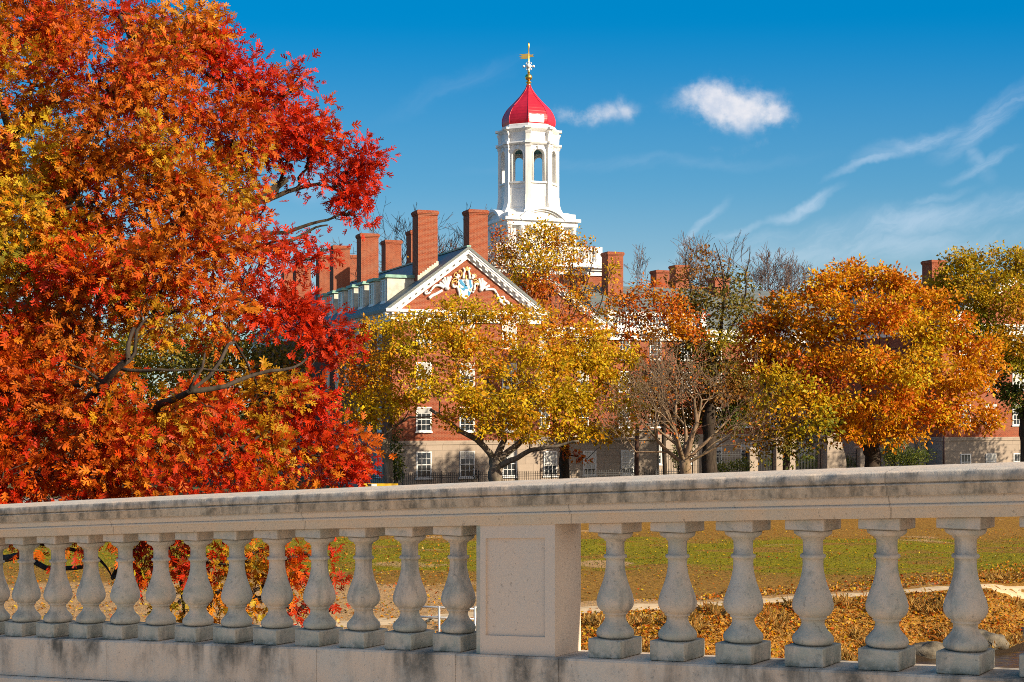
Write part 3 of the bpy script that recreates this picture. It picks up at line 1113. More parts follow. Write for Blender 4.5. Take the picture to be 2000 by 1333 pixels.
# single storey stone annex to the right of the gable
AN = empty('stone_annex', bl(5.62, 0), YAW)
tag(AN, 'long low stone annex with a flat parapet and tall sash windows beside the brick gable', 'annex')
m = MB()
m.box(0, 9.4, -.03, 3.0, -.3, 3.72)
m.build('wall', M['ashlar'], AN)
m = MB()
m.box(-.0, 9.52, -.16, 3.1, 3.72, 3.90)
m.box(3.3, 9.4, -.03, .4, 3.90, 4.36)
m.box(3.25, 9.46, -.09, .46, 4.36, 4.50)
for x in (4.6, 8.6):
    m.lathe([(.05, .5), (.16, .42), (.20, .3), (.12, .18), (.3, .1), (.32, 0)], x, .18, 4.5, 12)
m.build('parapet', M['ashlar'], AN)
m = MB()
m.box(9.405, 9.46, -.1, 2.9, -.3, 3.7)
m.build('corner_pilaster', M['ashlar'], AN)
for k, x in enumerate((.75, 3.85, 6.9)):
    window(AN, x, -.03, 1.2, 1.05, 1.78, 'f', 3, 4, False)

# second gabled wing behind, mostly hidden by the golden trees
H2, zr2 = gable_house('brick_house', 'red brick gable behind the thin golden tree, only its right white rake showing', 12.6, 16.6, 6.0, 10, 3.8, 13.0, 17.6, True, (-3.6, 0, 3.6), rows3, (1.2, 1.85))

# long wing to the right of it
WG = empty('brick_wing', bl(18.7, 17.4), YAW)
tag(WG, 'long brick wing with white roof balustrade and grey slate roof behind the bare trees', 'house')
m = MB(); m.box(0, 40, 0, 12, 3.8, 12.8); m.build('wall', M['brick'], WG)
m = MB(); m.box(-.0, 40, -.05, 12, -.3, 3.5); m.box(-.0, 40, -.11, 12, 3.5, 3.8); m.build('stone_base', M['ashlar'], WG)
m = MB()
m.extrude([(-.5, 13.0), (6.0, 17.2), (12.5, 13.0)], 0, 40, lambda p, s: (s, p[0], p[1]))
m.build('roof', M['slate'], WG)
m = MB(); m.box(0, 40, -.5, -.001, 12.5, 13.0); m.box(0, 40, -.25, -.001, 12.0, 12.498)
m.build('eaves_cornice', M['white'], WG)
rb = MB()
rb.box(0, 9.4, -.45, -.15, 13.0, 13.25); rb.box(0, 9.4, -.48, -.12, 14.15, 14.4)
for x in (0.0, 3.0, 6.1, 9.0):
    rb.box(x + .001, x + .55, -.5, -.1, 13.25, 14.5)
x = .75
while x < 8.8:
    if all(abs(x - q - .27) > .42 for q in (3.0, 6.1)):
        rb.lathe([(.07, .9), (.05, .75), (.06, .6), (.1, .35), (.06, .1), (.09, 0)], x, -.3, 13.25, 8)
    x += .3
rb.build('roof_balustrade', M['white'], WG)
for c in range(13):
    for (z0, h, bd) in rows3:
        window(WG, 1.8 + 3.0 * c, 0, z0, 1.12, h, 'f', 3, 4, False)
    window(WG, 1.8 + 3.0 * c, -.05, 1.2, 1.12, 1.8, 'f', 3, 4, False)
chimney(WG, 3.0, 5.0, 20.1, 12, 1.5, 1.4)
chimney(WG, 14.1, 5.5, 18.2, 12, 1.5, 1.4)

# main block behind it with more stacks
MBK = empty('brick_block', bl(24.5, 29.6), YAW)
tag(MBK, 'rear brick block showing only its chimney stacks above the grey slate roof', 'house')
m = MB(); m.box(0, 32, 0, 12, -.3, 12.8); m.build('wall', M['brick'], MBK)
m = MB(); m.extrude([(-.5, 12.9), (6.0, 16.2), (12.5, 12.9)], 0, 32, lambda p, s: (s, p[0], p[1])); m.build('roof', M['slate'], MBK)
chimney(MBK, 8.4, 5.6, 19.95, 12)
chimney(MBK, 8.5, 1.6, 20.1, 12)
chimney(MBK, 10.4, 1.2, 18.0, 12)

# right pavilion
H3, zr3 = gable_house('brick_house', 'brick pavilion on a pale stone base at the far right, sun patches on the stone', 48.0, 0, 7.5, 22, 3.75, 13.0, 17.4, True, (-5.3, -2.7, 0.0, 2.7), ((4.7, 1.7, False), (7.6, 1.7, False), (10.4, 1.7, .5)), None)
for x in (-5.25, -2.75, 0.0, 2.7):
    window(H3, x, -.05, 1.05, 1.02, 1.35, 'f', 3, 2, False)
chimney(H3, -4.0, 5.7, 18.6, 12)
m = MB(); m.tube([(-7.45, -.16, 0), (-7.45, -.16, 4.6)], .07, 8)
m.build('downpipe', simple("copper_brown_pipe", (0.12, 0.055, 0.04), 0.6), H3)
LK = empty('stone_link', bl(37.6, 2.2), YAW)
tag(LK, 'low stone link in shade between the gate fence and the right pavilion', 'annex')
m = MB(); m.box(0, 2.78, 0, 5, -.3, 3.55); m.build('wall', M['ashlar'], LK)
m = MB(); m.box(-.1, 2.78, -.12, 5, 3.55, 3.75); m.box(1.9, 2.7, -.35, -.0, -.3, 3.3); m.box(1.85, 2.75, -.42, -.0, 3.3, 3.52); m.build('parapet', M['ashlar'], LK)
window(LK, .75, 0, 1.05, 1.02, 1.35, 'f', 3, 2, False)

# ------------------------------------------------------------------ the white bell tower
TU, TV = 17.0, 31.0
T = empty('bell_tower', bl(TU, TV), YAW)
tag(T, 'white octagonal bell tower with a red onion dome and gilded weathervane above the brick roofs', 'tower')
m = MB(); m.box(-5.2, 5.2, -5.2, 5.2, -.3, 18.3); m.build('brick_block', M['brick'], T)
m = MB()
m.box(-5.35, 5.35, -5.35, 5.35, 18.3, 18.75)
m.box(-5.6, 5.6, -5.6, 5.6, 18.75, 18.95)
m.box(-5.85, 5.85, -5.85, 5.85, 18.95, 19.25)
m.box(-5.2, 5.2, -5.2, 5.2, 19.25, 19.55)
for s in (-1, 1):
    for q in range(6):
        x = -4.4 + 1.76 * q
    m.box(-5.2, 5.2, min(s * 4.95, s * 5.2), max(s * 4.95, s * 5.2), 20.6, 20.9)
    m.box(min(s * 4.95, s * 5.2), max(s * 4.95, s * 5.2), -4.95, 4.95, 20.6, 20.9)
    for x in (-4.93, -1.7, 1.7, 4.93):
        m.box(x - .3, x + .3, min(s * 4.9, s * 5.23), max(s * 4.9, s * 5.23), 19.55, 20.96)
        m.box(min(s * 4.9, s * 5.24), max(s * 4.9, s * 5.24), x - .29, x + .29, 19.55, 20.97)
    x = -4.4
    while x < 4.5:
        if abs(abs(x) - 1.7) > .4:
            for (px_, py_) in ((x, s * 5.07), (s * 5.07, x)):
                m.lathe([(.08, 1.05), (.06, .8), (.12, .4), (.06, .1), (.1, 0)], px_, py_, 19.55, 8)
        x += .33
m.build('roof_balustrade', M['white'], T)
# square stage with columns and curved pediments
m = MB()
a = 3.0
m.box(-a, a, -a, a, 19.5, 23.0)
for sx in (-1, 1):
    for sy in (-1, 1):
        for (ox, oy) in ((0, 0), (-1.05, 0), (0, -1.05)):
            cx, cy = sx * (a + .22 + ox), sy * (a + .22 + oy)
            if ox or oy:
                cx = sx * (a + .22) if not ox else sx * (a + ox)
                cy = sy * (a + .22) if not oy else sy * (a + oy)
            m.lathe([(.24, 3.0), (.27, 2.9), (.24, 2.8), (.25, 1.0), (.26, .3), (.33, .2), (.33, 0)], cx, cy, 19.9, 14)
        m.box(min(sx * 2.3, sx * 3.55), max(sx * 2.3, sx * 3.55), min(sy * 2.3, sy * 3.55), max(sy * 2.3, sy * 3.55), 19.52, 19.9)
m.box(-3.5, 3.5, -3.5, 3.5, 22.9, 23.35)
m.box(-3.75, 3.75, -3.75, 3.75, 23.35, 23.62)
m.box(-3.35, 3.35, -3.35, 3.35, 23.62, 24.1)
for k in range(4):
    ca, sa = math.cos(k * math.pi / 2), math.sin(k * math.pi / 2)
    for (r0, r1, d0, d1) in ((2.75, 3.05, -3.80, -2.6), (2.55, 2.75, -3.62, -2.6), (0.0, 2.55, -3.45, -2.6)):
        n = 18
        out_, in_ = [], []
        for i in range(n + 1):
            t = R(32) + (R(148) - R(32)) * i / n
            out_.append((r1 * math.cos(t) * .92, 22.2 + r1 * math.sin(t) * .80))
            in_.append((r0 * math.cos(t) * .92, 22.2 + r0 * math.sin(t) * .80))
        for i in range(n):
            q = [out_[i], out_[i + 1], in_[i + 1], in_[i]]
            if r0 == 0: q = [out_[i], out_[i + 1], (in_[i][0], 23.4 if False else 22.2)]
            def tr(p, s): return (p[0] * ca - s * sa, p[0] * sa + s * ca, p[1])
            m.extrude(q, d0, d1, tr, cap=True)
m.build('square_stage', M['white'], T)
# oval windows of the square stage
m = MB()
for k in range(4):
    an = k * math.pi / 2
    pts = []
    for i in range(25):
        t = 2 * math.pi * i / 24
        x, y = .55 * math.cos(t), -3.0
        pts.append((x * math.cos(an) - y * math.sin(an), x * math.sin(an) + y * math.cos(an), 21.6 + .8 * math.sin(t)))
    m.tube(pts, .1, 6)
m.build('oval_moulding', M['white'], T)
# octagonal lantern
m = MB()
OR = 2.72
AP = OR * math.cos(math.pi / 8)
FW = OR * math.sin(math.pi / 8)


def face_tr(k, inset=0.0):
    an = k * math.pi / 4
    ca, sa = math.cos(an), math.sin(an)
    def tr(p, s):
        x, y = p[0], -(AP) + s
        return (x * ca - y * sa, x * sa + y * ca, p[1])
    return tr


zb, zt = 24.1, 30.6
ow, o0, o1 = .50, 27.15, 29.62
arch = [(ow * math.cos(math.pi * (1 - i / 12)), o1 + ow * math.sin(math.pi * (1 - i / 12))) for i in range(13)]
for k in range(8):
    tr = face_tr(k)
    th = .34
    fi = FW - th * math.tan(math.pi / 8)
    for poly in ([(-FW, zb), (-ow, zb), (-ow, o1), (-FW, o1)], [(ow, zb), (FW, zb), (FW, o1), (ow, o1)], [(-ow, zb), (ow, zb), (ow, o0), (-ow, o0)], [(-FW, o1), (-ow, o1)] + arch[1:-1] + [(ow, o1), (FW, o1), (FW, zt), (-FW, zt)]):
        m.extrude(poly, 0.0, th, tr)
    # raised panel lines
    for (x0, x1, z0, z1) in ((-.66, .66, 24.75, 26.55),):
        for q in ((x0, x1, z0, z0 + .05), (x0, x1, z1 - .05, z1), (x0, x0 + .05, z0 + .05, z1 - .05), (x1 - .05, x1, z0 + .05, z1 - .05)):
            m.extrude([(q[0], q[2]), (q[1], q[2]), (q[1], q[3]), (q[0], q[3])], -.03, -.001, tr)
m.build('lantern_wall', M['white'], T)
m = MB()
for k in range(8):
    tr = face_tr(k)
    pts = [(-ow - .1, o0)] + [((ow + .1) * math.cos(math.pi * (1 - i / 12)), o1 + (ow + .1) * math.sin(math.pi * (1 - i / 12))) for i in range(13)] + [(ow + .1, o0)]
    m.tube([tr(p, -.03) for p in pts], .09, 6)
    m.extrude([(-ow - .28, o0 - .16), (ow + .28, o0 - .16), (ow + .28, o0), (-ow - .28, o0)], -.16, -.0, tr)
    m.extrude([(-.12, o1 + ow), (.12, o1 + ow), (.17, o1 + ow + .34), (-.17, o1 + ow + .34)], -.16, -.0, tr)
m.build('arched_surround', M['white'], T)
# corner pilasters with flared feet, entablature with breaks
m = MB()
for k in range(8):
    an = -math.pi / 2 + math.pi / 8 + k * math.pi / 4
    er = Vector((math.cos(an), math.sin(an), 0)); et = Vector((-math.sin(an), math.cos(an), 0))

    def pil(r0, r1a, r1b, w0, w1, z0, z1):
        b = [er * r0 - et * w0, er * r1a - et * w0, er * r1a + et * w0, er * r0 + et * w0]
        t = [er * r0 - et * w1, er * r1b - et * w1, er * r1b + et * w1, er * r0 + et * w1]
        m.hexa([(p.x, p.y, z0) for p in b], [(p.x, p.y, z1) for p in t])
    pil(2.3, 3.42, 3.34, .36, .34, 24.1, 24.42)
    zs = [24.42, 24.6, 24.85, 25.15, 25.5, 25.9]
    rs = [3.28, 3.16, 3.03, 2.95, 2.91, 2.9]
    for i in range(5):
        pil(2.3, rs[i], rs[i + 1], .28, .27, zs[i], zs[i + 1])
    pil(2.3, 2.88, 2.88, .25, .25, 25.9, 30.35)
    pil(2.3, 2.94, 2.99, .28, .31, 30.35, 30.58)
    pil(2.3, 2.86, 2.90, .24, .24, 30.86, 31.55)
    pil(2.3, 2.92, 3.02, .26, .28, 31.55, 31.8)
m.build('pilaster_order', M['white'], T)
m = MB()
m.lathe([(2.45, 32.58), (2.55, 32.5), (2.55, 32.28), (2.98, 32.2), (3.04, 32.05), (2.92, 31.92), (2.80, 31.82), (2.70, 31.75), (2.68, 30.9), (2.98, 30.84), (3.02, 30.72), (2.92, 30.6), (2.7, 30.55), (2.2, 30.55)], 0, 0, 0, 8, -math.pi / 2 + math.pi / 8, smooth=False)
for k in range(8):
    an = -math.pi / 2 + math.pi / 8 + k * math.pi / 4
    er = Vector((math.cos(an), math.sin(an), 0)); et = Vector((-math.sin(an), math.cos(an), 0))
    for (r1, w_, z0, z1) in ((3.14, .3, 32.02, 32.22), (3.11, .31, 30.64, 30.86)):
        b = [er * 2.3 - et * w_, er * r1 - et * w_, er * r1 + et * w_, er * 2.3 + et * w_]
        m.hexa([(p.x, p.y, z0) for p in b], [(p.x, p.y, z1) for p in b])
m.build('entablature', M['white'], T)
m = MB()
m.lathe([(2.3, 24.75), (2.74, 24.7), (2.95, 24.45), (3.05, 24.3), (3.05, 24.1), (2.3, 24.1)], 0, 0, 0, 8, -math.pi / 2 + math.pi / 8, smooth=False)
m.build('base_moulding', M['white'], T)
m = MB(); m.lathe([(2.35, 30.54), (2.35, 30.40)], 0, 0, 0, 8, -math.pi / 2 + math.pi / 8, smooth=False)
m.lathe([(2.3, 24.6), (2.3, 24.4)], 0, 0, 0, 8, -math.pi / 2 + math.pi / 8, smooth=False)
m.build('lantern_ceiling', simple("teal_ceiling", (0.03, 0.12, 0.14), 0.7), T)
# onion dome
ctrl = [(2.44, 32.58), (2.50, 32.8), (2.52, 33.0), (2.50, 33.25), (2.43, 33.52), (2.28, 33.85), (2.06, 34.2), (1.80, 34.48), (1.52, 34.75), (1.27, 35.0), (1.04, 35.26), (.80, 35.52), (.59, 35.8), (.38, 36.1), (.24, 36.36), (.16, 36.65)]
m = MB()
m.lathe(ctrl[::-1], 0, 0, 0, 8, -math.pi / 2 + math.pi / 8, smooth=False)
dome = m.build('onion_dome', M['redroof'], T)
m = MB()
for k in range(8):
    an = -math.pi / 2 + math.pi / 8 + k * math.pi / 4
    m.tube([(r * math.cos(an), r * math.sin(an), z) for r, z in ctrl], .035, 5)
m.build('dome_rib', M['redroof'], dome)
# white panel standing for sun glare at the foot of the front right face
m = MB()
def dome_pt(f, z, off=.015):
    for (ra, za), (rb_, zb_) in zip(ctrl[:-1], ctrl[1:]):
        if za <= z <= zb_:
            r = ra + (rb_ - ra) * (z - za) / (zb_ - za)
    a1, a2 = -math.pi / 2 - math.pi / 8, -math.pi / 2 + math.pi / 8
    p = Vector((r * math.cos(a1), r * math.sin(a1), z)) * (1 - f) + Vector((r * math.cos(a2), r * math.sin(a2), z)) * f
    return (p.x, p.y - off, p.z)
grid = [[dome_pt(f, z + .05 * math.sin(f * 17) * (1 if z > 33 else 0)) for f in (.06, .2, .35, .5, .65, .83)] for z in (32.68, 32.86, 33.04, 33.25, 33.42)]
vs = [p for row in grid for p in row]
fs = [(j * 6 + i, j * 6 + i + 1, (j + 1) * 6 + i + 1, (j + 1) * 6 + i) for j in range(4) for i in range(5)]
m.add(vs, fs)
pp_ = m.build('dome_glare', M['white'], dome)
# finial
m = MB()
m.lathe([(.05, 37.0), (.13, 36.95), (.26, 36.86), (.28, 36.8), (.16, 36.72), (.2, 36.6), (.2, 36.5)], 0, 0, 0, 16)
m.ball((0, 0, 37.32), .34, 14)
m.lathe([(.03, 40.62), (.06, 40.5), (.09, 40.2), (.05, 40.0), (.06, 38.9), (.10, 38.6), (.12, 38.4), (.10, 38.0), (.14, 37.8), (.08, 37.66)], 0, 0, 0, 10)
fin = m.build('finial', M['gold'], T)
ry = -YAW - R(4)
cx_, sx_ = math.cos(ry), math.sin(ry)
def vt(x, z, y=0.0): return (x * cx_ - y * sx_, x * sx_ + y * cx_, z)
m = MB()
m.tube([vt(-.5, 38.35), vt(.5, 38.35)], .07, 8)
for x in (-.46, .46): m.ball(vt(x, 38.35), .13, 8)
m.ball(vt(0, 38.38), .24, 10)
m.ball(vt(0, 38.75), .13, 8); m.ball(vt(0, 38.02), .14, 8)
for s in (-1, 1):
    m.tube([vt(s * .12, 38.2), vt(s * .25, 38.1), vt(s * .22, 38.0)], .05, 6); m.tube([vt(s * .12, 38.5), vt(s * .26, 38.62), vt(s * .2, 38.72)], .05, 6)
m.build('cross_ornament', M['white'], fin)
m = MB()
fl = [(.06, 39.12), (-.35, 39.05), (-.85, 39.10), (-.62, 39.2), (-.92, 39.27), (-.6, 39.36), (-.88, 39.48), (-.4, 39.52), (.06, 39.56), (.2, 39.42), (.48, 39.5), (.36, 39.36), (.52, 39.26), (.2, 39.24)]
m.extrude(fl, -.03, .03, lambda p, s: vt(p[0], p[1], s))
m.build('weathervane', M['gold'], fin)

# ------------------------------------------------------------------ fences, gate piers, posts
def fence(name, label, u0, u1, v, h, crests=(), parts=2.6):
    E = empty(name, bl(u0, v, .05), YAW)
    tag(E, label, 'fence')
    n = max(1, round((u1 - u0) / parts))
    L_ = (u1 - u0) / n
    for k in range(n + 1):
        m = MB()
        m.box(k * L_ - .035, k * L_ + .035, -.035, .035, 0, h + .06)
        m.lathe([(.005, .16), (.04, .1), (.055, .05), (.02, 0)], k * L_, 0, h + .06, 8)
        m.build('post', M['iron'], E)
    for k in range(n):
        m = MB()
        x0, x1 = k * L_ + .037, (k + 1) * L_ - .037
        for z in (.12, h - .28, h - .14):
            m.box(x0, x1, -.02, .02, z, z + .035)
        q = int(L_ / .13)
        for i in range(1, q):
            x = k * L_ + L_ * i / q
            m.box(x - .011, x + .011, -.012, .012, .02, h - .03)
            m.hexa([(x - .024, -.01, h - .03), (x + .024, -.01, h - .03), (x + .024, .01, h - .03), (x - .024, .01, h - .03)], [(x - .003, -.003, h + .1), (x + .003, -.003, h + .1), (x + .003, .003, h + .1), (x - .003, .003, h + .1)])
        m.build('railing', M['iron'], E)
    for u in crests:
        m = MB()
        x = u - u0
        for s in (-1, 1):
            pts = [(x + s * (.06 + .20 * math.sin(t * .9) * (1 - t * .08)), 0, h - .4 + .1 * t + .12 * math.sin(t * 1.6)) for t in np.linspace(0, 5.5, 16)]
            m.tube(pts, .025, 5)
            m.tube([(x + s * .05, 0, h + .3), (x + s * .2, 0, h + .42), (x + s * .1, 0, h + .5)], .025, 5)
        m.tube([(x, 0, h - .5), (x, 0, h + .8)], [.03, .012], 5)
        m.build('scroll_crest', M['iron'], E)
    return E


fence('iron_fence', 'low black iron picket fence with scrolled crests in front of the stone base', -14.0, 15.6, -4.0, 1.62, (-.75, 11.2))
fence('iron_fence', 'taller black iron fence from annex to first gate pier', 15.8, 22.7, 0.3, 2.65)
fence('iron_fence', 'taller black iron fence in front of the pavilion bushes', 33.7, 37.5, 0.3, 2.5)


def pier(u, v, wd, h, label, scroll=0):
    E = empty('gate_pier', bl(u, v, .05), YAW)
    tag(E, label, 'gate pier', 'stone piers of the courtyard gate')
    m = MB()
    hw = wd / 2
    m.box(-hw, hw, -hw, hw, .35, h - .3)
    m.box(-hw - .07, hw + .07, -hw - .07, hw + .07, 0, .35)
    m.build('shaft', M['ashlar'], E)
    m = MB()
    m.box(-hw - .1, hw + .1, -hw - .1, hw + .1, h - .3, h - .16)
    m.hexa([(-hw - .06, -hw - .06, h - .16), (hw + .06, -hw - .06, h - .16), (hw + .06, hw + .06, h - .16), (-hw - .06, hw + .06, h - .16)], [(-hw * .5, -hw * .5, h), (hw * .5, -hw * .5, h), (hw * .5, hw * .5, h), (-hw * .5, hw * .5, h)])
    m.build('cap', M['ashlar'], E)
    if scroll:
        m = MB()
        pts = [(hw * scroll, .35), (hw * scroll + scroll * .55, .35), (hw * scroll + scroll * .5, h * .45), (hw * scroll + scroll * .38, h * .6), (hw * scroll + scroll * .15, h * .75), (hw * scroll, h * .82)]
        m.extrude(pts, -hw * .7, hw * .7, lambda p, s: (p[0], s, p[1]))
        m.build('scroll_buttress', M['ashlar'], E)


pier(23.1, 0.2, .72, 3.05, 'narrow stone gate pier nearest the bare pale tree')
pier(25.4, 0.2, .55, 3.9, 'slim tall stone pier left of the dark slender tree trunk')
pier(26.5, 0.2, .6, 3.9, 'slim tall stone pier right of the dark slender tree trunk')
pier(30.1, 0.2, 1.35, 4.1, 'broad stone gate pier with scroll shoulder left of the orange maple trunk', 1)
pier(33.0, 0.2, .62, 3.2, 'short stone gate pier with curved shoulder touching the orange maple trunk', 1)
fence('iron_gate', 'black iron gate between the slim piers and the broad stone pier', 26.9, 29.3, 0.3, 2.9)
fence('iron_gate', 'narrow black iron gate between the broad pier and the maple trunk', 30.9, 32.6, 0.3, 2.6)
fence('iron_fence', 'black iron fence between the narrow pier and slim pier', 23.6, 25.0, 0.3, 2.65)

m = MB()
m.tube([(8.25, 98.0, -.2), (8.22, 98.0, 2.5), (8.28, 98.0, 5.0)], [.16, .15, .135], 10)
m.tube([(8.28, 98.0, 5.0), (8.28, 98.0, 5.04)], [.15, .1], 10)
tag(m.build('wooden_post', M['pole']), 'dark brown wooden post before the right annex windows', 'post')

YB = empty('road_barrier', (-9.15, 88.5, -.02))
tag(YB, 'yellow barrier bar with a white patch peeking over the coping beside the red oak', 'barrier')
m = MB(); m.box(0, 2.36, -.06, .06, 1.42, 1.60); yb = m.build('bar', M['yellowpaint'], YB, bevel=.01)
m = MB(); m.box(.78, 1.1, -.064, -.0605, 1.44, 1.58); m.build('white_patch', M['white'], yb)
m = MB(); m.box(.55, .78, -.064, -.0605, 1.44, 1.58); m.build('dark_patch', M['iron'], yb)
for x in (.2, 2.16):
    m = MB(); m.box(x - .05, x + .05, -.05, .05, 0, 1.419); m.build('post', M['yellowpaint'], YB)

# pipe railing on the bare earth behind the balusters
PR = empty('pipe_railing', (-.95, 38.0, ground_z(-.95, 38)))
tag(PR, 'pale galvanised pipe railing on the bare earth left of the pedestal', 'railing')
gz = ground_z(-.95, 38)
m = MB()
for zz_ in (.98, .72, .30):
    m.tube([(0, 0, zz_), (-1.7, .15, zz_ + .05)], .028, 8)
m.build('rail', M['steel'], PR)
m = MB()
for zz_ in (1.0, .35):
    m.tube([(0, 0, zz_), (.6, 3.2, zz_ + .1)], .028, 8)
m.build('rail', M['steel'], PR)
for (x, y) in ((0, 0), (-.23, .9), (-.92, .08), (-1.7, .15), (.6, 3.2)):
    m = MB(); m.tube([(x, y, -.2), (x, y, 1.04)], .034, 8); m.build('post', M['steel'], PR)

# ------------------------------------------------------------------ trees
def px3(px, py, Z):
    """a point seen at that place in the photo, at its own distance"""
    return np.array([(px - 1000) / F * Z, Z, EYE + (800 - py) / F * Z])


def oak_leaf():
    vs = [(0, 0, 0), (-.075, .46, .0), (0, 1.0, -.10), (.075, .46, .0)]
    fs = [(0, 3, 2, 1)]
    for s in (-1, 1):
        for (y0, y1, tx, ty, tz) in ((.13, .28, .33, .38, -.03), (.36, .54, .46, .70, -.05), (.62, .78, .30, .98, -.09)):
            b = len(vs)
            vs += [(s * .02, y0, .01), (s * tx, ty, tz), (s * tx * .60, ty + .07, tz + .03), (s * .02, y1, .0)]
            fs.append((b, b + 1, b + 2, b + 3) if s > 0 else (b + 3, b + 2, b + 1, b))
    return np.array(vs, np.float32), fs


def broad_leaf():
    vs = [(0, 0, 0), (.34, .40, .07), (.10, 1.0, -.06), (-.34, .46, .07), (0, .5, -.02)]
    return np.array(vs, np.float32), [(0, 1, 2, 4), (0, 4, 2, 3)]


def needle_leaf():
    vs = [(0, 0, 0), (.17, .45, .05), (0, 1.0, -.14), (-.17, .45, .05)]
    return np.array(vs, np.float32), [(0, 1, 2, 3)]


TPL = {'oak': oak_leaf(), 'broad': broad_leaf(), 'needle': needle_leaf(), 'blade': (np.array([(-.025, 0, 0), (.025, 0, 0), (.02, .5, .05), (0, 1.0, -.12), (-.02, .5, .05)], np.float32), [(0, 1, 2, 3, 4)])}

PAL = {
    'red': [(0.504, 0.022, 0.0035), (0.449, 0.022, 0.0035), (0.557, 0.035, 0.0035), (0.342, 0.022, 0.0035)],
    'ored': [(0.510, 0.048, 0.0035), (0.475, 0.022, 0.0035), (0.546, 0.106, 0.0035), (0.440, 0.026, 0.0035), (0.458, 0.075, 0.0035)],
    'orange': [(0.519, 0.109, 0.0067), (0.487, 0.071, 0.0067), (0.536, 0.167, 0.0084), (0.436, 0.033, 0.0067), (0.461, 0.126, 0.0084)],
    'oyel': [(0.529, 0.193, 0.0081), (0.497, 0.120, 0.0064), (0.529, 0.272, 0.0112), (0.448, 0.064, 0.0064), (0.417, 0.224, 0.0112)],
    'yellow': [(0.560, 0.326, 0.0126), (0.524, 0.244, 0.0108), (0.469, 0.316, 0.0163), (0.560, 0.181, 0.0090)],
    'olive': [(.26, .20, .014), (.38, .28, .018), (.20, .17, .015), (.42, .20, .012)],
    'gold': [(0.628, 0.401, 0.0101), (0.661, 0.463, 0.0153), (0.560, 0.339, 0.0084), (0.577, 0.259, 0.0068), (0.424, 0.294, 0.0101)],
    'goldor': [(0.581, 0.233, 0.0067), (0.564, 0.316, 0.0099), (0.498, 0.150, 0.0050), (0.597, 0.373, 0.0117)],
    'rust': [(0.522, 0.126, 0.0072), (0.558, 0.180, 0.0090), (0.432, 0.072, 0.0072), (0.558, 0.243, 0.0108)],
    'maple': [(0.613, 0.266, 0.0065), (0.582, 0.185, 0.0049), (0.630, 0.368, 0.0097), (0.501, 0.111, 0.0049)],
    'mapred': [(0.519, 0.108, 0.0047), (0.566, 0.162, 0.0047), (0.424, 0.057, 0.0047), (0.582, 0.232, 0.0079)],
    'mapyel': [(0.593, 0.349, 0.0092), (0.578, 0.282, 0.0076), (0.547, 0.411, 0.0137), (0.547, 0.213, 0.0060)],
    'darkred': [(0.304, 0.048, 0.0064), (0.368, 0.080, 0.0064), (0.224, 0.032, 0.0064)],
    'kolive': [(0.425, 0.265, 0.0085), (0.493, 0.323, 0.0085), (0.340, 0.255, 0.0102), (0.510, 0.238, 0.0085)],
    'green': [(.075, .105, .014), (.11, .13, .016), (.05, .075, .012), (.16, .16, .018)],
    'ygreen': [(.26, .24, .015), (.34, .30, .018), (.18, .19, .016), (.42, .32, .016)],
    'brown': [(.24, .10, .02), (.30, .14, .025), (.18, .09, .02), (.22, .15, .025)],
    'dolive': [(.16, .13, .018), (.12, .10, .015), (.26, .17, .02), (.30, .13, .015)],
}


class Leaves:
    def __init__(self, tpl):
        self.tpl = tpl
        self.c, self.a, self.L, self.col, self.up = [], [], [], [], []

    def add(self, c, a, L, col, up):
        self.c.append(c); self.a.append(a); self.L.append(L); self.col.append(col); self.up.append(up)

    def build(self, name, parent, base, mat=None):
        c = np.concatenate(self.c) - np.asarray(base)
        a = np.concatenate(self.a); L = np.concatenate(self.L); col = np.concatenate(self.col); n = np.concatenate(self.up)
        a /= np.linalg.norm(a, axis=1, keepdims=True) + 1e-9
        n = n - a * np.sum(a * n, axis=1, keepdims=True)
        n /= np.linalg.norm(n, axis=1, keepdims=True) + 1e-9
        b = np.cross(a, n)
        tv, tf = TPL[self.tpl]
        N, K = len(c), len(tv)
        wd = rng.uniform(.62, 1.15, N)[:, None, None]
        cu = rng.uniform(-.8, 2.6, N)[:, None, None]
        fo = rng.uniform(-.1, .75, N)[:, None, None]
        tx_ = tv[None, :, 0:1] * wd
        V = c[:, None, :] + L[:, None, None] * (tx_ * b[:, None, :] + tv[None, :, 1:2] * a[:, None, :] + (tv[None, :, 2:3] * cu + np.abs(tx_) * fo) * n[:, None, :])
        fl = np.array([i for f in tf for i in f])
        loops = (np.arange(N)[:, None] * K + fl[None, :]).ravel()
        sizes = np.tile(np.array([len(f) for f in tf]), N)
        return np_mesh(name, V.reshape(-1, 3), loops, sizes, mat or M['leaf'], parent, False, np.repeat(col, K, axis=0))


def unit(n):
    v = rng.normal(size=(n, 3))
    return v / np.linalg.norm(v, axis=1, keepdims=True)


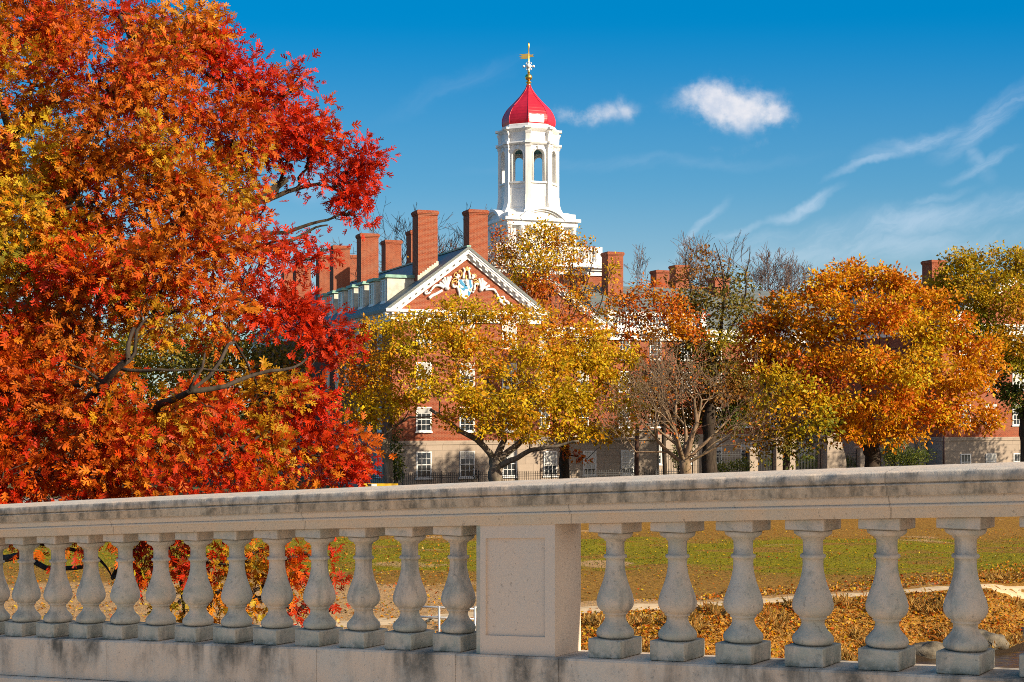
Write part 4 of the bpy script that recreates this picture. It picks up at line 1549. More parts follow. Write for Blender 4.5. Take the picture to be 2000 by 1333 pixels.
def lobe_leaves(LV, lobe, leaf, layers, per, cl, sun_bias=.35, droop=.25, wind=.0, shell=.45, bumps=.22, sub=0, subr=.44):
    """fill one lobe of a crown with clusters of leaves; returns the cluster centres"""
    px, py, rx, ry, Z, pal = lobe[:6]
    dens = lobe[6] if len(lobe) > 6 else 1.0
    C = px3(px, py, Z)
    s = Z / F
    rad = np.array([rx * s, max(rx, ry) * s * .95, ry * s])
    lpx = leaf / s
    n = int(dens * layers * math.pi * rx * ry / (lpx * lpx * .32))
    ncl = max(4, n // per)
    u = unit(ncl)
    ph = rng.uniform(0, 6.28, 6)
    bump_ = 1 + bumps * (np.sin(u[:, 0] * 4.1 + ph[0]) * np.sin(u[:, 2] * 4.7 + ph[1]) + .7 * np.sin(u[:, 1] * 6.3 + ph[2]) * np.sin(u[:, 0] * 7.1 + ph[3]))
    r = rng.uniform(0, 1, ncl) ** shell * bump_
    cc_ = C + u * r[:, None] * rad
    if sub:
        # gather the clusters into flattened sprays with gaps between them
        sc_ = unit(sub) * rng.uniform(.45, .92, (sub, 1))
        which = rng.integers(0, sub, ncl)
        u2 = unit(ncl)
        q_ = sc_[which] + u2 * (rng.uniform(0, 1, ncl) ** .4)[:, None] * np.array([subr * 1.15, subr * 1.15, subr * .72]) * rng.uniform(.75, 1.2, sub)[which][:, None]
        cc_ = C + q_ * rad
        u = u2 * .7 + u * 0 + sc_[which] * .5
        u /= np.linalg.norm(u, axis=1, keepdims=True) + 1e-9
    cols = np.array(PAL[pal])
    # palette entry follows a slow field so that sprays share a hue
    fld = (np.sin(cc_[:, 0] * .9 / (leaf * 5) + ph[4]) + np.sin(cc_[:, 2] * .8 / (leaf * 5) + ph[5]) + np.sin(cc_[:, 1] * .5 / (leaf * 5)) + rng.normal(0, .9, ncl)) * .25 + .5
    ci = np.clip((fld * len(cols)).astype(int), 0, len(cols) - 1)
    tot = ncl * per
    cidx = np.repeat(np.arange(ncl), per)
    out = u[cidx]
    off = rng.normal(size=(tot, 3)) * cl
    pos = cc_[cidx] + off
    ax = off / cl * .55 + out * .55 + rng.normal(size=(tot, 3)) * .45 + np.array([wind, 0, -droop])
    lj = ci[cidx]
    sw = rng.uniform(0, 1, tot) < .28
    lj = np.where(sw, rng.integers(0, len(cols), tot), lj)
    col = cols[lj] * rng.uniform(.78, 1.25, (tot, 1)) * rng.uniform(.93, 1.07, (tot, 3))
    up = rng.normal(size=(tot, 3)) * .85 + np.array(sun_dir) * sun_bias * 1.5 + out * .35 + np.array([0, -.25, .25])
    L = leaf * rng.uniform(.65, 1.25, tot)
    LV.add(pos, ax, L, np.clip(col, 0.002, .8), up)
    return cc_, C


def bez(p0, p1, sag, n, seed):
    """a crooked limb from p0 to p1"""
    pts = []
    p0 = np.asarray(p0, float); p1 = np.asarray(p1, float)
    ln = np.linalg.norm(p1 - p0)
    rs = np.random.default_rng(seed)
    w1 = rs.normal(size=3) * ln * .10
    w2 = rs.normal(size=3) * ln * .06
    for i in range(n + 1):
        t = i / n
        p = p0 + (p1 - p0) * t + w1 * math.sin(math.pi * t) + w2 * math.sin(2 * math.pi * t)
        p[2] += sag * ln * math.sin(math.pi * t)
        pts.append(p)
    return pts


class Skel:
    """limbs grown from a trunk out to the crown's lobes"""
    def __init__(self, mb, base):
        self.mb = mb
        self.base = np.asarray(base, float)
        self.nodes = []          # (pos, radius, path length)

    def limb(self, pts, r0, r1, n=7, plen=0.0):
        k = len(pts)
        rad = [r0 + (r1 - r0) * (i / (k - 1)) ** .8 for i in range(k)]
        self.mb.tube([p - self.base for p in pts], rad, n)
        for i, p in enumerate(pts):
            if i: plen += np.linalg.norm(pts[i] - pts[i - 1])
            self.nodes.append((np.asarray(p), rad[i], plen))

    def nearest(self, p, k=.45, down=.6):
        best, bi = 1e9, None
        for nd in self.nodes:
            dv = p - nd[0]
            cost = np.linalg.norm(dv) + k * nd[2] + (down * max(0, -dv[2]))
            if cost < best: best, bi = cost, nd
        return bi

    def reach(self, p, seed, rmin=.012, n=6, sag=.06, k=.45, scale=.62):
        nd = self.nearest(p, k)
        ln = np.linalg.norm(p - nd[0])
        r0 = max(rmin * 1.5, min(nd[1] * scale, .018 + ln * .028))
        self.limb(bez(nd[0], p, sag, n, seed), r0, max(rmin, r0 * .3), 6 if r0 > .05 else 4, nd[2])


def make_tree(name, label, cat, trunk, lobes, leaf, tpl, layers, per, cl, bark, group=None, twigs=6, trunk_r=(.4, .28), limbs=(), twig_r=.012, flare=1.5, leaf_kw={}, twig_k=.3):
    base = np.asarray(trunk[0], float)
    E = empty(name, tuple(base))
    tag(E, label, cat, group)
    tm, bm = MB(), MB()
    sk = Skel(tm, base)
    tp = [np.asarray(p, float) for p in trunk]
    # finer trunk with root flare
    fp_, fr_ = [], []
    K = 5
    for i in range(len(tp) - 1):
        for k in range(K):
            fp_.append(tp[i] + (tp[i + 1] - tp[i]) * k / K)
    fp_.append(tp[-1])
    for i in range(len(fp_)):
        f = i / (len(fp_) - 1)
        r = trunk_r[0] + (trunk_r[1] - trunk_r[0]) * f
        r *= 1 + (flare - 1) * max(0, 1 - f * 5) ** 1.5
        fr_.append(r * (1 + .05 * math.sin(i * 2.3)))
        fp_[i] = fp_[i] + np.array([.12 * trunk_r[0] * math.sin(i * 1.7), .1 * trunk_r[0] * math.cos(i * 1.3), 0]) * (1 if i else 0)
    tm.tube([p - base for p in fp_], fr_, 12)
    pl = 0
    for i, p in enumerate(fp_):
        if i > len(fp_) * .55:
            sk.nodes.append((p, fr_[i], pl)); pl += .3
    for (pts, r0, r1) in limbs:
        P_ = [np.asarray(p, float) for p in pts]
        full = []
        for a, b in zip(P_[:-1], P_[1:]):
            w_ = rng.normal(size=3) * np.linalg.norm(b - a) * .05
            for k in range(4):
                t = k / 4
                full.append(a + (b - a) * t + w_ * math.sin(math.pi * t))
        full.append(P_[-1])
        sk.limb(full, r0, r1, 9)
    order = sorted(lobes, key=lambda l: np.linalg.norm(px3(l[0], l[1], l[4]) - tp[-1]))
    LV = Leaves(tpl)
    tw = []
    for q, lb in enumerate(order):
        C = px3(lb[0], lb[1], lb[4])
        sk.reach(C, 100 + q, .025)
        cc_, C = lobe_leaves(LV, lb, leaf, layers, per, cl, **leaf_kw)
        k = min(len(cc_), int(twigs * max(1, lb[2] * lb[3] / 3000)))
        for j in range(k):
            tw.append(cc_[rng.integers(len(cc_))])
    sk2 = Skel(tm, base)
    sk2.nodes = sk.nodes
    for q, p in enumerate(tw):
        sk2.reach(p, 5000 + q, twig_r, 4, .04, twig_k, .5)
    tm.build('trunk', M[bark], E)
    if bm.v: bm.build('branch', M[bark], E)
    LV.build('crown', E, base)
    return E


def grow(mb, p, d_, ln, r, depth, spread=.6, up=.12, shrink=.74, rmin=.009, kidsn=(2, 3), tips=None, wob=.10):
    n = 4 if depth > 2 else 3
    pts = [np.array(p)]
    dd = np.array(d_, float)
    for i in range(n):
        dd = dd + rng.normal(size=3) * wob + np.array([0, 0, up * .3])
        dd /= np.linalg.norm(dd)
        pts.append(pts[-1] + dd * ln / n)
    r1 = max(rmin, r * .68)
    mb.tube(pts, [max(rmin, r + (r1 - r) * i / n) for i in range(n + 1)], 8 if r > .1 else (5 if r > .03 else 3), cap=False)
    if depth == 0:
        if tips is not None: tips.append(pts[-1])
        return
    if tips is not None and depth == 1: tips.append(pts[-1])
    k = rng.integers(kidsn[0], kidsn[1] + 1)
    for j in range(k):
        at = pts[-1] if j < 2 else pts[rng.integers(max(1, n - 2), n)]
        nd = dd + rng.normal(size=3) * spread + np.array([0, 0, up])
        nd /= np.linalg.norm(nd)
        grow(mb, at, nd, ln * shrink * rng.uniform(.75, 1.15), r1 * (.85 if j == 0 else .66), depth - 1, spread, up, shrink, rmin, kidsn, tips, wob)


def bare_tree(name, label, cat, base, height, r, bark, depth=6, spread=.5, up=.16, trunk_f=.35, shrink=.76, group=None, leaves=None, rmin=.010, limbs=None, kidsn=(2, 3), lean=(0, 0)):
    base = np.asarray(base, float)
    E = empty(name, tuple(base))
    tag(E, label, cat, group)
    tm = bm = MB()
    tl = height * trunk_f
    pts = [np.array([0, 0, -.3]), np.array([.02, .01, tl * .12]), np.array([lean[0] * .4, .05, tl * .5]), np.array([lean[0], lean[1], tl])]
    fin_ = [pts[0]]
    for a, b in zip(pts[:-1], pts[1:]):
        for k in range(1, 4): fin_.append(a + (b - a) * k / 3)
    tm.tube(fin_, [r * 1.45, r * 1.25, r * 1.12] + [r * (1 - .035 * i + .05 * math.sin(i * 2.1)) for i in range(len(fin_) - 3)], 12)
    tips = []
    L0 = height * (1 - trunk_f) * (1 - shrink) / (1 - shrink ** (depth + 1)) * 1.12
    if limbs is None:
        k = 4
        limbs = []
        for j in range(k):
            t = 2 * math.pi * (j + rng.uniform(-.2, .2)) / k
            limbs.append((np.array([math.cos(t) * spread, math.sin(t) * spread, .9]), 1.0, .6))
    for (dv, lf, rf) in limbs:
        grow(bm, pts[-1] - np.array([0, 0, rng.uniform(0, tl * .08)]), np.array(dv) / np.linalg.norm(dv), L0 * lf, r * rf, depth, spread, up, shrink, rmin, kidsn, tips)
    tm.build('trunk', M[bark], E)
    if leaves:
        pal, leaf, tpl, per, frac, zlo, zhi = leaves
        LV = Leaves(tpl)
        tp = np.array([t for t in tips if zlo <= t[2] <= zhi and rng.uniform() < frac])
        if len(tp):
            cols = np.array(PAL[pal])
            N = len(tp) * per
            idx = np.repeat(np.arange(len(tp)), per)
            off = rng.normal(size=(N, 3)) * leaf * 1.3
            col = cols[rng.integers(0, len(cols), N)] * rng.uniform(.7, 1.2, (N, 1))
            LV.add(tp[idx] + off + base, off + rng.normal(size=(N, 3)) * leaf * .8 + np.array([0, 0, -leaf * .3]), leaf * rng.uniform(.7, 1.2, N), col, rng.normal(size=(N, 3)) + np.array(sun_dir))
            LV.build('crown', E, base)
    return E


# ---- the big red oak on the left bank
oak_lobes = []
def OL(*a): oak_lobes.append(a)
for a in [
    (-60, 40, 120, 90, 28, 'oyel'), (60, 30, 110, 80, 28, 'orange'), (265, 30, 62, 62, 28, 'ored'), (335, 60, 95, 80, 27, 'oyel'), (405, 70, 42, 66, 28, 'orange', .8), (120, 60, 70, 60, 27, 'ored'),
    (-40, 160, 120, 90, 26, 'oyel'), (60, 165, 110, 85, 26.5, 'oyel', .72), (195, 150, 110, 90, 26, 'ored', .72), (330, 170, 110, 100, 26, 'orange'), (440, 140, 62, 62, 27.5, 'red'), (490, 160, 50, 45, 28, 'red'), (540, 200, 62, 50, 28, 'ored', .9),
    (592, 165, 20, 42, 28.5, 'red', .8), (-30, 300, 90, 90, 26, 'orange'), (110, 300, 100, 75, 25, 'yellow'), (215, 270, 110, 90, 25, 'orange', .72), (340, 290, 110, 90, 25, 'oyel', .72), (455, 250, 80, 75, 26, 'ored'), (560, 250, 75, 55, 27.5, 'red'), (640, 250, 62, 48, 28, 'ored'), (700, 300, 38, 52, 28.6, 'red'),
    (-20, 410, 110, 90, 25, 'oyel'), (70, 420, 100, 85, 24.5, 'yellow'), (190, 410, 115, 90, 25, 'orange'), (320, 400, 100, 85, 25, 'orange'), (420, 380, 72, 80, 25.5, 'oyel'), (470, 310, 60, 45, 26.5, 'oyel', .7), (600, 330, 56, 28, 28, 'red', .7), (670, 360, 55, 50, 28.4, 'red', .9), (710, 350, 30, 42, 28.8, 'red', .8), (695, 425, 30, 26, 28.6, 'red', .7), (560, 296, 44, 28, 27.5, 'red', .7),
    (500, 420, 42, 50, 26.5, 'ored', .8), (-20, 520, 110, 90, 24.5, 'olive'), (70, 525, 100, 85, 24.5, 'yellow'), (190, 520, 115, 85, 24, 'ored'), (320, 510, 105, 85, 24, 'orange'), (425, 490, 82, 80, 24.5, 'orange'), (510, 510, 48, 50, 25.5, 'red', .85), (590, 500, 48, 24, 28, 'red', .75), (640, 488, 26, 22, 28.4, 'red', .7), (560, 470, 20, 14, 27.5, 'red', .6),
    (-20, 640, 100, 80, 24, 'orange', .9), (70, 650, 105, 85, 24.5, 'ored', .72), (180, 640, 110, 70, 24, 'orange'), (300, 615, 105, 68, 24, 'oyel'), (410, 610, 85, 58, 24.5, 'orange', .8), (500, 590, 62, 50, 25.5, 'red'), (570, 620, 70, 50, 26, 'red'), (640, 640, 50, 55, 26.5, 'red'), (650, 685, 38, 26, 26.6, 'red', .8),
    (-20, 760, 105, 80, 23.5, 'ored'), (60, 770, 105, 80, 23.5, 'ored'), (170, 790, 105, 75, 23, 'orange'), (290, 810, 105, 62, 23.4, 'oyel', .8), (410, 812, 95, 58, 24, 'ored'), (510, 770, 75, 66, 25, 'oyel', .8), (585, 770, 55, 50, 25.6, 'red'), (610, 825, 52, 44, 25.8, 'red'),
    (-20, 880, 105, 75, 23, 'ored'), (60, 890, 105, 75, 23, 'ored'), (180, 900, 105, 75, 23, 'ored'), (300, 900, 105, 75, 23.2, 'orange'), (410, 890, 95, 70, 24, 'ored'), (510, 880, 85, 60, 25, 'oyel'), (600, 890, 60, 50, 25.6, 'ored'), (675, 870, 46, 34, 26, 'orange', .9), (660, 925, 66, 28, 26, 'red'), (700, 905, 26, 36, 26.2, 'red'),
    (40, 985, 100, 50, 23, 'red'), (170, 985, 100, 50, 23.2, 'ored'), (300, 985, 100, 50, 23.6, 'ored'), (430, 980, 90, 50, 24, 'red'), (550, 970, 80, 40, 25, 'orange'),
    (60, 1060, 70, 22, 23.5, 'orange', .5), (150, 1055, 40, 22, 23.5, 'orange', .6), (275, 1090, 40, 42, 24, 'red'), (270, 1130, 30, 26, 24, 'olive', .8), (330, 1085, 40, 45, 24, 'ored'), (350, 1180, 26, 36, 24, 'olive', .9), (395, 1090, 38, 45, 24, 'red'), (410, 1160, 28, 55, 24.2, 'yellow'), (485, 1090, 44, 48, 24.3, 'oyel'), (495, 1170, 32, 42, 24.3, 'yellow'), (565, 1090, 40, 50, 24.6, 'ored'), (560, 1140, 32, 36, 24.6, 'oyel'), (585, 1192, 30, 26, 24.8, 'red'), (622, 1100, 20, 32, 25, 'red', .9), (640, 1160, 6, 14, 25, 'red'),
]:
    OL(*a)
Zt = 29.5
ob = px3(-75, 1390, Zt); ob[2] = ground_z(ob[0], ob[1]) - .1
def oz(px, py, Z=27.0): return px3(px, py, Z)
make_tree('oak_tree', 'huge red and orange oak filling the left of the view', 'tree',
          [ob, px3(-60, 1150, Zt), px3(-20, 940, Zt), px3(20, 760, Zt - .5), px3(60, 600, Zt - 1)],
          oak_lobes, .168, 'oak', 4.0, 13, .125, 'bark', None, 9, (.50, .30),
          limbs=[([oz(20, 900, 28.5), oz(160, 800, 23.6), oz(215, 735, 22.6), oz(250, 700, 22.4), oz(262, 640, 22.6)], .085, .028),
                 ([oz(205, 750, 22.8), oz(170, 725, 22.6), oz(130, 710, 22.6)], .030, .012), ([oz(230, 720, 22.7), oz(310, 722, 22.5), oz(395, 720, 22.6), oz(470, 722, 23.4)], .030, .010),
                 ([oz(10, 1000, 28.5), oz(200, 880, 26), oz(310, 790, 23.0), oz(370, 765, 22.5), oz(440, 755, 22.7), oz(525, 725, 23.4), oz(600, 700, 25)], .085, .018), ([oz(370, 765, 22.5), oz(395, 720, 22.5), oz(400, 690, 22.7)], .034, .014),
                 ([oz(40, 700, 28), oz(200, 520, 27.5), oz(400, 420, 27.5), oz(500, 390, 27.7), oz(560, 350, 28)], .22, .06), ([oz(480, 400, 27.7), oz(560, 375, 28), oz(620, 360, 28.4), oz(680, 380, 28.6)], .06, .02),
                 ([oz(480, 470, 27.7), oz(560, 455, 28), oz(640, 430, 28.4), oz(690, 400, 28.6)], .05, .015), ([oz(400, 500, 27.5), oz(540, 480, 28), oz(600, 455, 28.3), oz(640, 440, 28.4)], .06, .015),
                 ([oz(0, 420, 28.5), oz(20, 260, 28), oz(60, 240, 27.5), oz(130, 180, 27)], .24, .08), ([oz(60, 420, 28.5), oz(180, 250, 27.5), oz(250, 120, 27)], .2, .06), ([oz(60, 500, 28.2), oz(290, 270, 27), oz(300, 160, 27)], .2, .05),
                 ([oz(-40, 1100, 29), oz(20, 1090, 27), oz(90, 1110, 25.5), oz(180, 1100, 25)], .09, .03), ([oz(100, 1000, 27), oz(300, 1050, 25), oz(350, 1110, 24.3), oz(360, 1200, 24.2)], .08, .02), ([oz(150, 990, 27), oz(190, 1090, 25), oz(220, 1130, 24.5)], .05, .01)],
          twig_r=.007, leaf_kw=dict(sun_bias=.3, droop=.2, shell=.42, sub=10, subr=.50), twig_k=.35)

# ---- three yellow trees along the pavement
def street_trunk(px, fork_py, Z, lean=0):
    b = px3(px, 900, Z); b[2] = .05
    f = px3(px + lean, fork_py, Z)
    m_ = (b + f) / 2
    return [b, m_, f]


kw_y = dict(sun_bias=.8, droop=.05, wind=.5, shell=.38, bumps=.35, sub=13, subr=.52)
Zb = 92.0
make_tree('yellow_tree', 'golden yellow tree with a forked trunk and wide crown right before the brick gable', 'tree', street_trunk(968, 895, Zb),
          [(880, 625, 74, 36, 93, 'gold'), (955, 610, 80, 36, 93, 'gold'), (1040, 640, 74, 42, 93, 'goldor', .9), (815, 660, 55, 40, 92, 'gold', .9), (860, 690, 72, 50, 91, 'gold'), (935, 690, 80, 52, 90, 'goldor', .9), (1010, 705, 84, 52, 90.5, 'gold'), (1075, 690, 66, 48, 92, 'goldor'), (850, 765, 66, 48, 90, 'gold', .9), (925, 770, 80, 52, 89.5, 'gold'), (1000, 780, 84, 54, 90, 'gold'), (1070, 765, 66, 50, 91, 'gold'), (880, 815, 40, 26, 90, 'goldor', .7), (960, 835, 66, 28, 90, 'gold'), (1040, 835, 66, 30, 90.5, 'gold')],
          .23, 'broad', 2.1, 10, .15, 'bark_grey', None, 16, (.48, .42),
          limbs=[([px3(966, 905, Zb), px3(930, 858, Zb - .5), px3(895, 840, Zb - 1), px3(840, 800, Zb - 1)], .24, .10), ([px3(968, 900, Zb), px3(985, 860, Zb), px3(982, 800, Zb), px3(950, 740, Zb)], .26, .10), ([px3(972, 900, Zb), px3(1010, 870, Zb), px3(1030, 820, Zb), px3(1050, 740, Zb)], .25, .10), ([px3(975, 912, Zb), px3(1010, 895, Zb - 1), px3(1050, 878, Zb - 2), px3(1090, 872, Zb - 2.5), px3(1130, 862, Zb - 3)], .22, .06), ([px3(940, 868, Zb), px3(945, 830, Zb), px3(930, 790, Zb)], .14, .06)], leaf_kw=kw_y, twig_r=.014)
Zc = 96.0
make_tree('yellow_tree', 'golden yellow tree with a dark straight trunk before the stone annex', 'tree', street_trunk(1102, 860, Zc),
          [(1120, 655, 66, 40, 95, 'goldor', .9), (1165, 690, 62, 48, 94, 'gold'), (1205, 720, 46, 46, 93.5, 'gold'), (1125, 725, 66, 50, 93, 'gold'), (1180, 770, 62, 48, 92.5, 'gold'), (1215, 800, 36, 48, 93, 'gold'), (1120, 790, 66, 46, 92.5, 'gold'), (1160, 835, 66, 30, 93, 'gold'), (1100, 850, 50, 22, 93, 'goldor'), (1232, 690, 18, 30, 93.5, 'gold'), (1110, 885, 26, 14, 95, 'rust', .6), (1140, 895, 16, 8, 95, 'rust', .6)],
          .23, 'broad', 2.3, 10, .15, 'bark', None, 15, (.36, .30), leaf_kw=kw_y, twig_r=.014)
Za = 94.0
make_tree('yellow_tree', 'amber yellow tree with a leaning trunk between the red oak and the forked yellow tree', 'tree', [px3(765, 935, Za) * np.array([1, 1, 0]), px3(755, 890, Za), px3(748, 850, Za)],
          [(700, 690, 40, 42, 94, 'goldor', .8), (745, 650, 46, 40, 94, 'gold'), (790, 640, 36, 30, 95, 'gold', .8), (690, 745, 40, 40, 93, 'rust'), (740, 720, 50, 45, 93, 'goldor'), (785, 710, 40, 45, 93, 'gold', .8), (700, 790, 46, 36, 92.5, 'gold'), (760, 785, 50, 42, 92.5, 'gold'), (800, 790, 30, 30, 92.5, 'goldor', .7), (690, 820, 36, 20, 92.5, 'goldor'), (735, 815, 40, 22, 92.5, 'gold')],
          .22, 'broad', 2.2, 10, .15, 'bark_grey', None, 12, (.34, .28),
          limbs=[([px3(752, 880, Za), px3(735, 850, Za), px3(725, 800, Za)], .18, .08), ([px3(752, 885, Za), px3(762, 840, Za), px3(770, 780, Za)], .18, .08), ([px3(750, 850, Za), px3(800, 815, Za), px3(850, 812, Za)], .09, .04)], leaf_kw=kw_y, twig_r=.013)

# ---- orange maple, olive tree on the right, green-gold tree between
Zj = 88.0
kw_m = dict(sun_bias=.7, droop=.12, wind=.1, shell=.3, bumps=.3, sub=13, subr=.52)
make_tree('maple_tree', 'broad orange maple with a dense rounded crown and stout trunk on the right', 'tree', [px3(1703, 915, Zj) * np.array([1, 1, 0]), px3(1704, 890, Zj), px3(1700, 850, Zj)],
          [(1535, 605, 56, 40, 88, 'maple'), (1605, 570, 59, 45, 88, 'maple'), (1660, 545, 48, 38, 89, 'maple'), (1715, 545, 59, 38, 89, 'maple'), (1765, 580, 58, 43, 88.5, 'maple'), (1820, 600, 45, 35, 88.5, 'maple'), (1490, 650, 44, 35, 88, 'mapred'), (1550, 660, 64, 43, 86.5, 'maple'), (1630, 630, 67, 48, 86, 'maple'), (1715, 625, 72, 50, 85.5, 'maple'), (1800, 655, 64, 45, 86, 'mapyel'), (1870, 650, 54, 38, 87, 'maple'), (1910, 690, 48, 38, 87.5, 'maple'), (1470, 700, 38, 35, 88, 'mapred'), (1530, 720, 48, 32, 87, 'mapred'), (1600, 710, 58, 38, 85, 'maple'), (1680, 715, 72, 45, 84.5, 'maple'), (1765, 725, 72, 46, 84.5, 'mapyel'), (1845, 730, 64, 45, 85.5, 'maple'), (1905, 740, 44, 35, 87, 'maple'), (1570, 765, 48, 29, 86, 'maple'), (1640, 790, 58, 35, 84.5, 'maple'), (1720, 800, 72, 43, 84, 'maple'), (1800, 800, 64, 40, 84.5, 'maple'), (1870, 805, 58, 37, 85.5, 'maple'), (1925, 820, 37, 32, 86.5, 'maple'), (1660, 840, 53, 25, 84.5, 'maple'), (1740, 850, 64, 24, 84.5, 'maple')],
          .24, 'broad', 4.2, 12, .17, 'bark', None, 9, (.52, .46),
          limbs=[([px3(1702, 880, Zj), px3(1660, 850, Zj), px3(1600, 790, Zj)], .25, .10), ([px3(1703, 870, Zj), px3(1690, 760, Zj), px3(1685, 680, Zj), px3(1700, 620, Zj)], .26, .08), ([px3(1705, 875, Zj), px3(1750, 830, Zj), px3(1800, 760, Zj)], .25, .09), ([px3(1690, 760, Zj), px3(1670, 700, Zj - 1), px3(1672, 660, Zj - 1)], .14, .05)], leaf_kw=kw_m, twig_r=.013)
Zk = 99.0
make_tree('olive_tree', 'tall olive gold tree behind the orange maple at the right edge', 'tree', [px3(2010, 930, Zk) * np.array([1, 1, 0]), px3(2003, 860, Zk), px3(2000, 800, Zk)],
          [(1850, 535, 44, 34, 100, 'kolive'), (1900, 515, 46, 28, 100, 'kolive'), (1965, 510, 50, 28, 100, 'kolive'), (2030, 520, 50, 40, 100, 'kolive'), (1840, 590, 40, 40, 101, 'kolive'), (1900, 580, 60, 46, 99, 'kolive'), (1970, 580, 62, 48, 98, 'kolive'), (2040, 600, 60, 55, 98, 'kolive'), (1920, 640, 50, 36, 98, 'ygreen'), (1980, 655, 52, 46, 97, 'kolive'), (2040, 690, 60, 60, 97, 'kolive'), (1985, 725, 42, 40, 97, 'ygreen'), (2000, 775, 46, 34, 98, 'green'), (1965, 760, 26, 26, 99, 'green'), (2050, 800, 50, 40, 98, 'green')],
          .24, 'broad', 4.0, 10, .18, 'bark', None, 9, (.42, .34), leaf_kw=kw_m, twig_r=.013)
b = np.array([52.0, 106.0, .05])
make_tree('olive_tree', 'olive gold tree just beyond the right edge shading the pavilion', 'tree', [b, b + np.array([0, 0, 2.0]), b + np.array([.2, 0, 4.2])],
          [((52 + dx) / 106 * F + 1000, 800 - (z_ - EYE) / 106 * F, 100, 85, 106 + dy, 'kolive', .8) for dx, dy, z_ in ((-3, -2, 7), (3, 2, 7), (0, 3, 10), (-3, 2, 10), (3, -2, 10), (0, 0, 13), (-1, -3, 12))],
          .26, 'broad', 2.6, 8, .2, 'bark', None, 5, (.42, .34), leaf_kw=kw_m, twig_r=.014)
Zl = 84.5
make_tree('slender_tree', 'small green and yellow tree with a dark slender trunk left of the maple', 'tree', [px3(1532, 930, Zl) * np.array([1, 1, 0]), px3(1537, 880, Zl), px3(1545, 830, Zl)],
          [(1490, 735, 36, 26, 83.5, 'mapyel'), (1530, 760, 50, 36, 82.5, 'kolive'), (1580, 780, 46, 34, 82.5, 'mapyel', .9), (1500, 800, 50, 34, 82.5, 'kolive'), (1560, 825, 50, 30, 82.5, 'kolive'), (1610, 820, 40, 30, 82.5, 'ygreen'), (1470, 850, 36, 18, 83.5, 'olive', .8), (1520, 860, 46, 24, 83.5, 'dolive'), (1590, 862, 40, 22, 83.5, 'dolive'), (1560, 885, 30, 16, 83.5, 'green', .7), (1450, 770, 36, 30, 104, 'dolive', .9), (1620, 785, 36, 26, 83.5, 'kolive'), (1480, 885, 16, 18, 84.0, 'olive', .6), (1600, 740, 50, 32, 83.5, 'darkred', .8)],
          .24, 'broad', 2.0, 8, .22, 'bark', None, 10, (.22, .15), leaf_kw=kw_m, twig_r=.011)

# ---- thin golden tree in front of the tower block
Zd = 112.5
make_tree('thin_tree', 'thin golden tree with dark upright twigs in front of the bell tower', 'tree', [px3(1085, 930, Zd) * np.array([1, 1, 0]), px3(1085, 780, Zd), px3(1082, 690, Zd)],
          [(1065, 455, 42, 20, 112, 'gold', .9), (1085, 470, 40, 26, 112, 'goldor', .9), (1030, 470, 34, 30, 112, 'gold', .7), (1115, 475, 26, 28, 112, 'gold', .7), (990, 490, 30, 36, 113, 'goldor', .6), (970, 455, 18, 22, 113, 'rust', .4), (1055, 510, 66, 34, 111, 'gold', .8), (1045, 555, 36, 26, 111, 'rust', 1.1), (1120, 520, 44, 36, 112, 'goldor', .5), (1150, 490, 22, 34, 112, 'goldor', .3), (1010, 545, 46, 26, 112, 'gold', .6), (1075, 560, 60, 34, 111, 'rust', .4), (1135, 570, 45, 40, 112, 'goldor', .4), (1195, 530, 14, 36, 113, 'gold', .6), (1190, 580, 26, 30, 113, 'goldor', .35), (1040, 600, 50, 30, 111, 'rust', .5), (1110, 620, 60, 30, 111, 'rust', .5)],
          .23, 'broad', 2.0, 7, .18, 'bark', None, 34, (.26, .16),
          limbs=[([px3(1083, 760, Zd), px3(1078, 640, Zd), px3(1072, 540, Zd), px3(1068, 470, Zd)], .13, .03), ([px3(1082, 740, Zd), px3(1050, 640, Zd), px3(1015, 540, Zd), px3(985, 480, Zd)], .11, .025), ([px3(1084, 740, Zd), px3(1110, 640, Zd), px3(1115, 540, Zd), px3(1120, 470, Zd)], .11, .025), ([px3(1084, 730, Zd), px3(1150, 640, Zd), px3(1175, 590, Zd), px3(1196, 510, Zd)], .10, .02), ([px3(1078, 640, Zd), px3(1050, 560, Zd), px3(1030, 470, Zd)], .08, .02), ([px3(1110, 640, Zd), px3(1145, 560, Zd), px3(1160, 480, Zd)], .07, .02)], leaf_kw=dict(sun_bias=.5, droop=.1, wind=.1, shell=.6), twig_r=.016, twig_k=.2)
# ---- rusty thin tree
Zf = 100.0
make_tree('rusty_tree', 'rusty orange thin tree behind the bare pale tree', 'tree', [px3(1300, 930, Zf) * np.array([1, 1, 0]), px3(1295, 800, Zf), px3(1290, 720, Zf)],
          [(1225, 590, 40, 24, 101, 'rust', .6), (1285, 600, 52, 30, 100, 'rust', .9), (1335, 625, 42, 28, 100, 'rust'), (1240, 640, 40, 28, 101, 'rust', .55), (1300, 650, 52, 26, 100, 'maple', .8), (1360, 655, 26, 20, 100, 'rust', .8), (1200, 655, 26, 28, 101, 'rust', .5), (1180, 620, 30, 26, 101, 'goldor', .5), (1265, 565, 36, 16, 101, 'rust', .5), (1250, 690, 50, 20, 100, 'rust', .4)],
          .24, 'broad', 3.0, 8, .18, 'bark', None, 16, (.15, .12), leaf_kw=kw_m, twig_r=.013)
